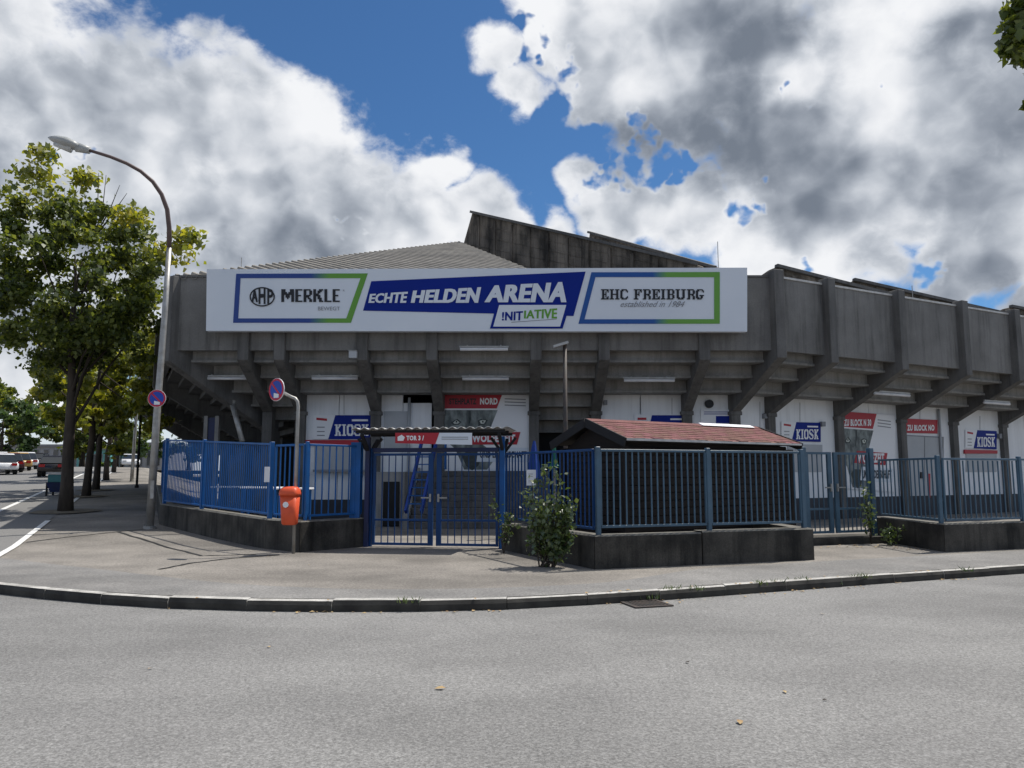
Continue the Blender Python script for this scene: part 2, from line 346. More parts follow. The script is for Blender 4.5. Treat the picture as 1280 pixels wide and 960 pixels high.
BLOCK = {
 'M': ['###...###', '###...###', '####.####', '#########', '##.###.##', '##.###.##', '##..#..##', '##.....##', '##.....##'],
 'E': ['#####', '##...', '##...', '##...', '####.', '##...', '##...', '##...', '#####'],
 'R': ['#####.', '##..##', '##..##', '##..##', '#####.', '####..', '##.##.', '##..##', '##..##'],
 'K': ['##..###', '##.###.', '##.##..', '####...', '#####..', '##.##..', '##.###.', '##..##.', '##..###'],
 'L': ['##...', '##...', '##...', '##...', '##...', '##...', '##...', '##...', '#####']}
def slab(body, table=None):
    table = table or SLAB; k = (id(table), body)
    if k not in TXT:
        v = []; f = []; x = 0
        for ch in body:
            rows = table[ch]; w = len(rows[0])
            for r, row in enumerate(rows):
                i = 0
                while i < w:
                    if row[i] == '#':
                        j = i
                        while j < w and row[j] == '#': j += 1
                        n = len(v); v += [(x + i, 9 - r - 1), (x + j, 9 - r - 1), (x + j, 9 - r), (x + i, 9 - r)]; f.append((n, n + 1, n + 2, n + 3)); i = j
                    else: i += 1
            x += w + .8
        v = np.array(v, float); v = v / np.array([v[:, 0].max(), 9.]); TXT[k] = (v, f)
    return TXT[k]
class Plane:                                         # an upright face in the place: point, horizontal axis, outward normal
    def __init__(s, p, n): s.p = V((p[0], p[1], 0)); s.n = V((n[0], n[1], 0)).normalized()
    def hit(s, px, py, off=0):
        r = ray(px, py); c = V((0, 0, CAMZ)); p = s.p + s.n * off
        return c + r * ((p - c).dot(s.n) / r.dot(s.n))
def plate(name, pl, pix, m, parent, off, th=.01):
    b = MB(); base = [pl.hit(x, y, off) for x, y in pix]
    b.extr([p - pl.n * th for p in base], base); return b.build(name, m, parent)
def write(name, pl, body, box, m, parent, off, bold=.02, shear=0, face='sans', tops=None, heavy=()):
    v, f = slab(body) if face == 'slab' else slab(body, BLOCK) if face == 'block' else glyphs(body, bold)
    x0, y0, x1, y1 = box; t = tops or (y0, y0); bts = (y1, y1) if len(box) == 4 else None
    b = MB(); pts = []
    for a, h in v:
        top = t[0] + (t[1] - t[0]) * a; py = y1 + (top - y1) * h; px = x0 + (x1 - x0) * a + shear * (h) * (y1 - top)
        pts.append(pl.hit(px, py, off))
    b.poly(pts, f)
    for i, dx in enumerate(heavy): b.poly([p + pl.n * (.0012 * (i + 1)) + V((-pl.n.y, pl.n.x, 0)) * dx for p in pts], f)
    return b.build(name, m, parent, fixn=False)
def band(name, pl, pix_out, pix_in, m, parent, off, th=.008):
    b = MB(); n = len(pix_out)
    for i in range(n):
        j = (i + 1) % n; q = [pl.hit(*pix_out[i], off), pl.hit(*pix_out[j], off), pl.hit(*pix_in[j], off), pl.hit(*pix_in[i], off)]
        b.extr([p - pl.n * th for p in q], q)
    return b.build(name, m, parent)

# ------------------------------------------------------------------ ground
P0 = V((-9.05, 20.0)); UDIR = V((-.43, .903)).normalized(); NLEFT = V((-UDIR.y, UDIR.x))
def sst(a, b, x):
    t = min(1, max(0, (x - a) / (b - a))); return t * t * (3 - 2 * t)
def gz(x, y):
    w = (V((x, y)) - P0).dot(NLEFT)
    return .12 + .035 * min(max(0, y - 15.5), 60) * sst(-3.0, .3, w)
KP = [(-60, 75), (-30, 33), (-20, 21.5), (-14, 15.6), (-10, 12.4), (-6.9, 10.4), (-5.2, 9.6), (-3.65, 9.12), (-1.5, 8.98), (0, 9.13), (1.6, 9.72), (3.45, 10.5), (5.7, 11.45), (8.2, 12.45), (12, 14.0), (20, 17.2), (80, 42)]
def ky(x):
    for (a, b), (c, d) in zip(KP, KP[1:]):
        if a <= x <= c: return b + (d - b) * (x - a) / (c - a)
    return KP[-1][1]
def kys(x): return (ky(x - .6) + ky(x - .3) + ky(x) + ky(x + .3) + ky(x + .6)) / 5
b = MB(); b.poly([(-900, -900, -.03), (900, -900, -.03), (900, 900, -.03), (-900, 900, -.03)], [(0, 1, 2, 3)])
b.build('ground', 'soil')['kind'] = 'structure'
b = MB(); b.poly([(-150, -60, 0), (150, -60, 0), (150, 60, 0), (-150, 60, 0)], [(0, 1, 2, 3)])
b.build('road', 'road')['kind'] = 'structure'
def sheet(name, m, xs, y0, y1, rows, lift, cond=None):
    b = MB(); g = []
    for x in xs:
        a, c = y0(x), y1(x); g.append([(x, a + (c - a) * t, gz(x, a + (c - a) * t) + lift) for t in rows])
    n = len(rows); b.v = [p for col in g for p in col]
    for i in range(len(xs) - 1):
        for j in range(n - 1): b.f.append((i * n + j, (i + 1) * n + j, (i + 1) * n + j + 1, i * n + j + 1)); b.mi.append(0)
    o = b.build(name, m, fixn=False, smooth=True); o['kind'] = 'structure'; return o
XS = [-56, -48, -40] + [-34 + i * 1.5 for i in range(8)] + [-22 + .4 * i for i in range(110)] + [22 + 4 * i for i in range(13)]
rows = [0] + [(i / 70) ** 1.7 for i in range(1, 71)]
sheet('plaza', 'plaza', XS, lambda x: kys(x) + .15, lambda x: max(110, kys(x) + 30), rows, 0)
b = MB()                                             # land beyond the rising street
b.poly([(-400, 60, 2.0), (-30, 75, 2.21), (60, 112, .1), (60, 400, .2), (-400, 400, 2.1)], [(0, 1, 2, 3, 4)])
b.v = [(-400, 40, 1.0), (-57, 70, 2.02), (-57, 112, 2.2), (60, 112, .1), (60, 400, .3), (-400, 400, 2.2)]; b.f = [(0, 1, 2, 3, 4, 5)]; b.mi = [0]
b.build('field', 'soil')['kind'] = 'structure'
def strip_y(x): return kys(x) + .15 + (.75 if x < 1 else .75 + .9 * sst(1, 3.2, x)) + 1.0 * sst(-1.5, -7, x)
XP = [-9.5 + .25 * i for i in range(110)]
sheet('pavement', 'pave', XP, lambda x: kys(x) + .15, strip_y, [0, .25, .5, .75, 1], .005)
# side street running away on the left, its cycle lane and white lines
def along(o, t, w): p = V(o) + UDIR * t + NLEFT * w; return (p.x, p.y)
def ribbon(name, m, o, t0, t1, w0, w1, lift, nt=60, nw=8):
    b = MB(); 
    for i in range(nt + 1):
        for j in range(nw + 1):
            x, y = along(o, t0 + (t1 - t0) * i / nt, w0 + (w1 - w0) * j / nw); b.v.append((x, y, gz(x, y) + lift))
    for i in range(nt):
        for j in range(nw): k = i * (nw + 1) + j; b.f.append((k, k + 1, k + nw + 2, k + nw + 1)); b.mi.append(0)
    o_ = b.build(name, m, fixn=False, smooth=True); o_['kind'] = 'structure'; return o_
L1 = (-8.6, 13.0)
ribbon('side_street', 'street', L1, .5, 75, .05, 9.5, .012)
ribbon('edge_line', 'paint', L1, -.2, 8.7, 0, .13, .02, 20, 1)
ribbon('edge_line', 'paint', L1, 12.2, 60, .0, .13, .02, 50, 1)
ribbon('lane_line', 'paint', L1, 5.5, 60, 1.7, 1.85, .02, 60, 1)
# kerb of separate stones
kerb = thing('kerb', (0, 9, 0), None, None, kind='structure')
x = -9.3; k = 0; first = None
while x < 17:
    d = 1.0
    s = (kys(x + .3) - kys(x)) / .3; dx = d / math.hypot(1, s)
    b = MB(); xa, xb = x + .004, x + dx - .004; wob = random.uniform(-.012, .012); hz = random.uniform(-.008, .008)
    pr = []
    for xx in (xa, xb):
        y = kys(xx) + wob
        pr.append([(xx, y + .012, -.05), (xx, y, .075), (xx, y + .02, .123 + hz), (xx, y + .15, .126 + hz), (xx, y + .15, -.05)])
    b.extr(pr[0], pr[1]); b.cur = 0
    o = b.build('kerb_stone', 'kerbstone', kerb, mats=['kerbstone', 'kerbface_shade'])
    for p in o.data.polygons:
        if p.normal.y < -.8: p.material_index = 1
    x += dx
for nm, pts in (('tar_seam', [(33, 678), (90, 671), (147, 665), (183, 661)]), ('tar_seam', [(147, 665), (200, 681), (253, 695), (320, 693)]), ('tar_seam', [(200, 712), (240, 704), (290, 698), (350, 694)])):
    b = MB(); q = []
    for px, py in pts:
        r = ray(px, py); t = 8 / r.y
        for _ in range(40):
            p = V((0, 0, CAMZ)) + r * t; t += (p.z - gz(p.x, p.y)) * 1.0 / max(.05, -r.z + .035) * .8
        q.append(V((0, 0, CAMZ)) + r * t)
    L = []
    for a, c in zip(q, q[1:]):
        for i in range(8): L.append(a.lerp(c, i / 8))
    L.append(q[-1])
    for i, p in enumerate(L):
        d = (L[min(i + 1, len(L) - 1)] - L[max(i - 1, 0)]); nrm = V((-d.y, d.x)).normalized(); w = .028 + .012 * random.random(); j = random.uniform(-.02, .02)
        for sg in (-1, 1):
            xx, yy = p.x + nrm.x * (w * sg + j), p.y + nrm.y * (w * sg + j); b.v.append((xx, yy, gz(xx, yy) + .007))
    for i in range(len(L) - 1): b.f.append((2 * i, 2 * i + 1, 2 * i + 3, 2 * i + 2)); b.mi.append(0)
    b.build(nm, 'tar', fixn=False)['kind'] = 'structure'

# ------------------------------------------------------------------ the arena
arena = thing('arena_building', (0, 23, .12), 'wide grey concrete ice arena with overhanging ribbed stand and folded concrete roof', 'arena')
O1 = V((-9.4, 20.9)); O2 = V((7.29, 20.9)); RD = V((.887, .462)).normalized()
O0 = O1 + V((-.45, .893)).normalized() * 22
nF = V((0, 1)); nR = V((-RD.y, RD.x)); fl = (O1 - O0).normalized(); nL = V((-fl.y, fl.x))
def mitre(a, c): return (a + c) / (1 + a.dot(c))
mO1 = mitre(nL, nF); mO2 = mitre(nF, nR)
# stations: outer point, inward vector, does it carry a rib, kind
ST = [(O0, nL), (O0 + fl * 7.5, nL), (O0 + fl * 15, nL), (O1, mO1)]
ST += [(V((X, 20.9)), nF) for X in (-7.37, -6.38, -4.11, -2.2, .66, 2.53, 5.28)]
ST += [(O2, mO2)] + [(O2 + RD * t, nR) for t in (2.02, 5.1, 8.25, 11.15, 14.2, 17.3)]
def sp(st, s, z): o, m = st; p = o + m * s; return V((p.x, p.y, z))
def prof(name, i, pr, m, inset=.15, parent=arena, bevel=0):
    a, c = ST[i], ST[i + 1]; d = (c[0] - a[0]).normalized() * inset
    b = MB(); A = [sp(a, s, z) + V((d.x, d.y, 0)) for s, z in pr]; B = [sp(c, s, z) - V((d.x, d.y, 0)) for s, z in pr]
    b.extr(A, B); return b.build(name, m, parent, bevel=bevel)
FZ0, FZ1 = 4.94, 6.99
for i in range(len(ST) - 1):
    prof('fascia_panel', i, [(0, FZ0), (0, FZ1), (.18, FZ1), (.18, FZ0)], 'concrete', .02)
    prof('flashing', i, [(-.03, FZ1 + .003), (-.03, FZ1 + .06), (.24, FZ1 + .06), (.24, FZ1 + .003)], 'flash' if i > 10 else 'concrete_rib_shade', .0)
    deep = 8 if i == 8 else (11 if i < 3 else (5 if i < 5 else 3))
    for k in range(deep):
        s0 = .42 + .6 * k; zb = 4.66 - .36 * k
        if i < 3: s0 = .30 + .36 * k; zb = 4.78 - .19 * k; prof('tier_step', i, [(s0 - .05, zb), (s0 - .03, zb + .24), (s0 + .40, zb + .24), (s0 + .40, zb - .02)], 'concrete_rib_shade', .02); continue
        prof('tier_step', i, [(s0 - .05, zb), (s0 - .05, zb + .07), (s0, zb + .07), (s0, zb + .42), (s0 + .70, zb + .42), (s0 + .70, zb)], 'concrete_light', .02)
for i, st in enumerate(ST):                          # ribs and their posts
    o, m = st; mm = m.normalized(); side = V((-mm.y, mm.x)); w = .15 if i != 3 else .17
    if i == 3: pr = [(-.12, 7.0), (.15, 7.0), (.15, 5.2), (3.2, 3.7), (3.2, 2.85), (2.9, 2.85), (-.12, 4.62)]
    elif i < 3: pr = [(-.2, 7.05), (.15, 7.05), (.15, 5.2), (3.6, 3.4), (3.6, 2.3), (-.2, 4.6)]
    else: pr = [(-.24, 7.16), (.10, 7.16), (.10, 5.15), (2.55, 4.05), (2.55, 3.42), (2.2, 3.42), (.12, 4.52), (-.24, 4.70)]
    if 3 < i < 11: pr = [(-.10, 7.02), (.10, 7.02), (.10, 5.15), (2.55, 4.05), (2.55, 3.42), (2.2, 3.42), (.12, 4.52), (-.10, 4.66)]
    b = MB()
    q = lambda sg: [V(((o + m * s + side * w * sg).x, (o + m * s + side * w * sg).y, z)) for s, z in pr]
    b.extr(q(-1), q(1)); b.build('rib', 'concrete_rib_shade', arena, bevel=.012)
    s = 2.32 if i > 3 else 3.1
    p = o + m * s; b = MB(); cw = .15
    zt = 3.42 if i > 3 else 2.85
    b.obox(p, (side.x, side.y), (mm.x, mm.y), -cw, cw, -.12, .2, .1, zt); b.build('column', 'concrete_rib_shade', arena, bevel=.012)
    if i > 4:
        b = MB(); b.obox(p, (side.x, side.y), (mm.x, mm.y), -cw - .04, cw + .04, -.15, .2, zt - .1, zt + .02); b.build('column_head', 'concrete_rib_shade', arena, bevel=.01)
# white infill walls between the posts, z .8 to 4, on a dark plinth
WALL_S = 2.36
def infill(i, z0=.8, z1=3.97, m='whitewall', a0=.15, split=None):
    a, c = ST[i], ST[i + 1]; d = c[0] - a[0]; L = d.length; d = d.normalized()
    segs = split or [(0, 1)]
    for s0, s1 in segs:
        b = MB(); A = []; B = []
        for s, z in ((WALL_S, z0), (WALL_S, z1), (WALL_S + .15, z1), (WALL_S + .15, z0)):
            pa, pc = sp(a, s, z), sp(c, s, z); A.append(pa.lerp(pc, s0 + .004)); B.append(pa.lerp(pc, s1 - .004))
        b.extr(A, B); b.build('wall_panel', m, arena)
def plinth(i, z1=.8):
    a, c = ST[i], ST[i + 1]; b = MB()
    A = [sp(a, s, z) for s, z in ((WALL_S - .03, .1), (WALL_S - .03, z1), (WALL_S + .15, z1), (WALL_S + .15, .1))]; B = [sp(c, s, z) for s, z in ((WALL_S - .03, .1), (WALL_S - .03, z1), (WALL_S + .15, z1), (WALL_S + .15, .1))]
    b.extr(A, B); b.build('plinth', 'plinth', arena)
for i in (5, 9, 10, 11, 12, 13, 14, 15, 16):
    infill(i, split=[(0, .5), (.5, 1)] if i in (5, 9, 13, 16) else None); plinth(i)
infill(6, z0=.12, z1=3.97, split=[(0, .42)]); infill(6, z0=.12, z1=3.7, split=[(.42, .88)])
infill(7, z0=.12, z1=4.0, split=[(0, .06), (.94, 1)])
# inner walls and slab behind the open bays; black ones paint in interior darkness
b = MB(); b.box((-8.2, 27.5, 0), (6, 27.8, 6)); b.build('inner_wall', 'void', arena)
for i in range(2):
    b = MB(); A = [sp(ST[i], s, z) for s, z in ((4.2, 0), (4.2, 6.8), (4.4, 6.8), (4.4, 0))]; B = [sp(ST[i + 1], s, z) for s, z in ((4.2, 0), (4.2, 6.8), (4.4, 6.8), (4.4, 0))]; b.extr(A, B); b.build('inner_wall', 'concrete_rib_shade', arena)
b = MB(); A = [sp(ST[2], s, z) for s, z in ((4.2, 0), (4.2, 6.8), (4.4, 6.8), (4.4, 0))]; B = [V((-8.2, 27.6, 0)), V((-8.2, 27.6, 6.8)), V((-8.0, 27.7, 6.8)), V((-8.0, 27.7, 0))]; b.extr(A, B); b.build('inner_wall', 'concrete_rib_shade', arena)
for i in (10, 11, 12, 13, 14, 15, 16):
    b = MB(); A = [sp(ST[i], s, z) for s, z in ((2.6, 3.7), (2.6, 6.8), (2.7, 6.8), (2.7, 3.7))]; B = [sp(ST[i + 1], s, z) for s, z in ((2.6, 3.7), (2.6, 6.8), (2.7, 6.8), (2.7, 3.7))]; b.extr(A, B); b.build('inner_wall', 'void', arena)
b = MB(); b.box((-4.6, 23.7, 0), (-4.45, 27.5, 4.4)); b.box((2.75, 23.7, 0), (2.9, 27.5, 4.4)); b.build('cross_wall', 'concrete_rib_shade', arena)
b = MB(); b.box((-.2, 24.6, 0), (2.75, 24.8, 3)); b.build('inner_wall', 'void', arena)
# roof deck, corrugated slope and folded concrete beams
deck = [sp(st, .1, 6.93) for st in ST] + [V((18, 50, 6.93)), V((-12, 50, 6.93))]
b = MB(); b.extr([p - V((0, 0, .12)) for p in deck], deck); b.build('roof_deck', 'concrete_rib_shade', arena)
apex = at(574, 303, 32); cl = V((-9.5, 21.0, 7.0)); cr = V((7.3, 21.0, 7.0))
def zroof(y): return 7.06 + (apex.z - 7.06) * (y - 21.0) / (apex.y - 21.0)
rd_ = V((.60, -.80)); rn_ = V((.80, .60)); tri = [V((-9.5, 20.86)), V((.9, 20.86)), V((apex.x, apex.y))]
b = MB(); cs_ = [t_.dot(rn_) for t_ in tri]; cc = np.arange(min(cs_) + .01, max(cs_) - .01, .02); 
for c_ in cc:
    hit = []
    for p_, q_ in zip(tri, tri[1:] + tri[:1]):
        u_, w_ = p_.dot(rn_) - c_, q_.dot(rn_) - c_
        if u_ * w_ < 0: hit.append(p_.lerp(q_, u_ / (u_ - w_)))
    hit.sort(key=lambda h: h.dot(rd_)); dz = .06 * max(-1, min(1, 2.2 * math.sin(2 * math.pi * c_ / .24)))
    for h in (hit[0], hit[-1]): b.v += [(h.x, h.y, zroof(h.y) + dz), (h.x, h.y, zroof(h.y) + dz - .015)]
for i in range(len(cc) - 1):
    k = 4 * i; b.f += [(k, k + 4, k + 6, k + 2), (k + 1, k + 3, k + 7, k + 5), (k, k + 1, k + 5, k + 4), (k + 2, k + 6, k + 7, k + 3)]; b.mi += [0] * 4
b.build('corrugated_roof', 'fibre_roof', arena, fixn=False)
b = MB(); far = O0 + nL * .2                         # the slope down to the flank
b.poly([(-9.45, 21.05, 7.02), (apex.x, apex.y, apex.z), (far.x, far.y, 7.0), (-6, 48, apex.z)], [(0, 1, 2), (1, 3, 2)]); b.build('roof_slope', 'fibre_roof', arena)
def roof_beam(A, B, down_a, down_b, left, back, nrib):
    A = V(A); B = V(B); d = (B - A).normalized(); h = V((d.x, d.y, 0)).normalized(); bk = V((-h.y, h.x, 0))
    if bk.y < 0: bk = -bk
    A2 = A - h * left
    q = [A2 - V((0, 0, down_a)), B - V((0, 0, down_b)), B + bk * back - V((0, 0, down_b)), A2 + bk * back * 1.2 - V((0, 0, down_a)),
         A, B, B + bk * .35, A + bk * .35]
    b = MB(); b.hexa(q); o = b.build('roof_beam', 'concrete_dark', arena, bevel=.02)
    b = MB(); fw = -bk                               # cast stiffeners and board joints standing proud of the face
    for k in range(nrib):
        t = (k + .45) / nrib; p = A.lerp(B, t); z1 = p.z - .14; z0 = p.z - (down_a + (down_b - down_a) * t)
        b.obox((p.x, p.y), (h.x, h.y), (fw.x, fw.y), -.07, .07, -.2, .05, z0, z1)
    b.build('stiffener', 'concrete_dark', arena)
    b = MB(); b.beam(A + V((0, 0, .03)) + fw * .05, B + V((0, 0, .03)) + fw * .05, .16, .1); b.build('beam_cap', 'concrete_rib_shade', arena)
    for k in range(1, 7):
        f = k / 7; b = MB()
        b.beam(A - V((0, 0, down_a * f)) + fw * .004, B - V((0, 0, down_b * f)) + fw * .004, .03, .03); b.build('board_joint', 'concrete_dark', arena)
roof_beam(at(590, 266, 32), at(872, 331, 24), 3.3, 1.9, 1.5, 5, 11)
roof_beam(at(737, 291, 36), at(895, 335, 26.5), 3.0, 1.6, .8, 4, 8)
roof_beam(at(969, 334, 23.3), at(1112, 370, 24.6), 1.05, .35, .4, 4, 3)
roof_beam(at(1066, 351, 26.5), at(1258, 394, 27.6), 1.4, .35, .3, 4, 5)
roof_beam(at(1262, 384, 29.5), at(1500, 430, 32), 1.4, .4, .3, 4, 5)
for px, py, Y in ((302, 322, 24), (897, 302, 25), (1140, 357, 25)):
    p = at(px, py, Y); b = MB(); b.tube([(p.x, p.y, 6.9), tuple(p)], .012, 5); b.build('lightning_rod', 'steel', arena)
# stair up to the entrance between the posts
nst = 9
for k in range(nst):
    b = MB(); z = .12 + .17 * (k + 1); b.box((-2.75, 20.7 + .26 * k, .1), (1.1, 23.2, z)); b.v = [(x, y, z_) for x, y, z_ in b.v]
    b = MB(); b.box((-2.75, 20.7 + .26 * k, z - .17 + .002), (1.1, 20.7 + .26 * k + .34, z)); b.build('stair_step', 'concrete_rib_shade', arena, bevel=.01)
b = MB(); b.extr([V((-2.9, 20.65, .1)), V((-2.9, 20.65, .4)), V((-2.9, 23.2, 1.75)), V((-2.9, 23.2, .1))], [V((-2.76, 20.65, .1)), V((-2.76, 20.65, .4)), V((-2.76, 23.2, 1.75)), V((-2.76, 23.2, .1))]); b.build('stair_cheek', 'concrete_light', arena)
b = MB(); b.box((-3.75, 21.4, .1), (-2.95, 23.2, 1.62)); b.build('service_box', 'concrete_light', arena, bevel=.01)
b = MB(); b.box((-3.55, 21.38, .13), (-3.1, 21.41, 1.35)); b.build('recess_dark', 'void', arena)  # black sheet painting the darkness of an open recess
FW = Plane((0, 20.9 + WALL_S), (0, -1)); RWp = O2 + nR * WALL_S; RW = Plane((RWp.x, RWp.y), (-nR.x, -nR.y))
plate('shutter', FW, [(393, 557), (462, 557), (462, 588), (393, 588)], 'shutter', arena, .03, .03)
plate('counter', FW, [(391, 587), (464, 587), (464, 590), (391, 590)], 'printgrey', arena, .25, .25)
plate('awning_strip', FW, [(380, 550), (466, 550), (466, 557), (380, 557)], 'signred', arena, .06, .05)
plate('door', RW, [(1134, 545), (1178, 547), (1178, 626), (1134, 628)], 'shutter', arena, .025, .02)
plate('shutter', RW, [(1208, 566), (1246, 567), (1246, 590), (1208, 590)], 'shutter', arena, .03, .03)
plate('awning_strip', RW, [(1206, 562), (1247, 563), (1247, 567), (1206, 567)], 'signred', arena, .06, .05)
plate('shutter', RW, [(985, 555), (1028, 556), (1028, 590), (985, 590)], 'shutter', arena, .03, .03)
plate('panel', FW, [(480, 514), (511, 514), (511, 560), (480, 560)], 'shutter', arena, .02, .015)
for pl, x0, y0, y1 in ((FW, 430, 491, 518), (FW, 800, 497, 517), (FW, 840, 497, 518), (RW, 1000, 503, 527), (RW, 1150, 512, 524), (RW, 1225, 520, 537), (RW, 950, 502, 560), (FW, 446, 590, 626)):
    plate('panel_seam', pl, [(x0 - .3, y0), (x0 + .3, y0), (x0 + .3, y1), (x0 - .3, y1)], 'printgrey', arena, .006, .005)
for pl, q_ in ((RW, [(1133, 543.5), (1179, 546), (1179, 547.5), (1133, 545)]), (RW, [(1132.2, 544), (1133.6, 544), (1133.6, 628), (1132.2, 628)]), (RW, [(1178.4, 546), (1179.8, 546), (1179.8, 626), (1178.4, 626)]), (RW, [(1155.6, 546), (1156.4, 546), (1156.4, 627), (1155.6, 627)])):
    plate('door_frame', pl, q_, 'printgrey', arena, .035, .03)
plate('door_handle', RW, [(1151, 590), (1154.5, 590), (1154.5, 598), (1151, 598)], 'signblack', arena, .06, .03)
plate('warning_strip', RW, [(1160.5, 592), (1163, 592), (1163, 622), (1160.5, 622)], 'signred', arena, .032, .006)
for pl, x0, y0, y1 in ((RW, 1181.5, 512, 640), (RW, 1197, 520, 640), (FW, 509.5, 497, 640), (FW, 470, 494, 640)):
    a_, c_ = pl.hit(x0, y0, .07), pl.hit(x0, y1, .07); a_.x, a_.y = c_.x, c_.y; b = MB(); b.tube([a_, c_], .045, 8); b.build('downpipe', 'shutter', arena, smooth=True)
for pl, x0, y0 in ((FW, 464, 500), (RW, 1030, 530), (RW, 1252, 545), (RW, 958, 520), (FW, 757, 503)):
    plate('fixture', pl, [(x0 - 2.2, y0 - 3), (x0 + 2.2, y0 - 3), (x0 + 2.2, y0 + 3), (x0 - 2.2, y0 + 3)], 'printgrey', arena, .12, .11)
b = MB(); c = FW.hit(886, 505, .0); b.tube([c, c + V((0, -.09, 0))], .13, 14); b.build('vent', 'signblack', arena)

# flat printed things on the arena
big = thing('arena_sign', (0, 20.5, 5.44), 'very long white name board with blue and green frames hung on the concrete fascia', 'sign')
BS = Plane((0, 20.45), (0, -1))
plate('board', BS, [(258.5, 336.5), (934, 334.5), (934, 414.5), (257.5, 413.5)], 'signwhite', big, 0, .2)
z3 = lambda p: (280 + p[0] * .15625, 330 + p[1] * .15625); z4 = lambda p: (450 + p[0] * .226563, 330 + p[1] * .226563); z5 = lambda p: (720 + p[0] * .171875, 330 + p[1] * .171875)
bl, gr = (.02, .055, .24), (.12, .31, .04)
xa = BS.hit(280 + 690 * .15625, 370).x; grad('run_a', bl, gr, xa, xa + .5)
xa = BS.hit(720 + 560 * .171875, 370).x; grad('run_b', (.012, .08, .30), (.13, .33, .05), xa, xa + .4)
band('left_frame', BS, [z3(p) for p in ((97, 78), (1150, 75), (1015, 470), (72, 470))], [z3(p) for p in ((132, 113), (1092, 113), (978, 435), (113, 435))], 'run_a', big, .012)
band('right_frame', BS, [z5(p) for p in ((112, 60), (1046, 58), (1046, 434), (18, 435))], [z5(p) for p in ((142, 95), (1005, 95), (1005, 401), (62, 402))], 'run_b', big, .012)
plate('blue_field', BS, [z4(p) for p in ((62, 95), (1245, 42), (1178, 287), (730, 273), (17, 257))], 'signblue', big, .012)
plate('blue_frame', BS, [z4(p) for p in ((754, 220), (1160, 220), (1118, 356), (717, 356))], 'signblue', big, .020)
plate('white_field', BS, [z4(p) for p in ((768, 226), (1138, 226), (1104, 345), (735, 345))], 'signwhite', big, .028)
def zbox(f, x0, y0, x1, y1): a = f((x0, y0)); c = f((x1, y1)); return (*a, *c)
def ztops(f, a, c): return (f((0, a))[1], f((0, c))[1])
write('lettering', BS, 'ECHTE', zbox(z4, 48, 155, 252, 215), 'signwhite', big, .03, .025, .18, tops=ztops(z4, 165, 152), heavy=(-.01, .01))
write('lettering', BS, 'HELDEN', zbox(z4, 283, 140, 648, 214), 'signwhite', big, .03, .03, .2, tops=ztops(z4, 147, 128), heavy=(-.016, .016))
write('lettering', BS, 'ARENA', zbox(z4, 690, 110, 1135, 211), 'signwhite', big, .03, .03, .17, tops=ztops(z4, 120, 97), heavy=(-.02, .02))
write('lettering', BS, '!NIT', zbox(z4, 782, 265, 895, 312), 'signblue', big, .035, .02, 0.04, tops=ztops(z4, 265, 259), heavy=(.012,))
write('lettering', BS, 'IATIVE', zbox(z4, 904, 258, 1084, 301), 'printgreen', big, .035, .02, 0.04, tops=ztops(z4, 257, 244), heavy=(.012,))
plate('underline', BS, [z4(p) for p in ((835, 320), (1085, 302), (1085, 305), (835, 323))], 'printgrey', big, .035)
write('lettering', BS, 'MERKLE', zbox(z3, 458, 201, 926, 304), 'signblack', big, .02, face='block')
write('lettering', BS, 'BEWEGT', zbox(z3, 752, 341, 928, 371), 'printgrey', big, .02, .0)
write('lettering', BS, 'R', zbox(z3, 952, 205, 966, 220), 'printgrey', big, .02, .0)
def ring(name, f, cx, cy, rx, ry, w, m, par, off):
    o_ = [f((cx + rx * math.cos(t), cy + ry * math.sin(t))) for t in np.linspace(0, 2 * math.pi, 40, endpoint=False)]
    i_ = [f((cx + (rx - w) * math.cos(t), cy + (ry - w) * math.sin(t))) for t in np.linspace(0, 2 * math.pi, 40, endpoint=False)]
    return band(name, BS, o_, i_, m, par, off)
ring('emblem_ring', z3, 305, 262, 101, 78, 10, 'signblack', big, .02)
write('emblem_letter', BS, 'A', zbox(z3, 222, 205, 268, 305), 'signblack', big, .022, .02, heavy=(.01, -.01))
write('emblem_letter', BS, 'H', zbox(z3, 276, 188, 332, 320), 'signblack', big, .022, .04)
write('emblem_letter', BS, 'P', zbox(z3, 346, 200, 394, 318), 'signblack', big, .022, .03)
write('lettering', BS, 'EHC', zbox(z5, 182, 183, 378, 258), 'signblack', big, .02, face='slab')
write('lettering', BS, 'FREIBURG', zbox(z5, 420, 183, 931, 258), 'signblack', big, .02, face='slab')
write('lettering', BS, 'established in 1984', zbox(z5, 318, 270, 778, 312), 'printgrey', big, .02, 0, .5)

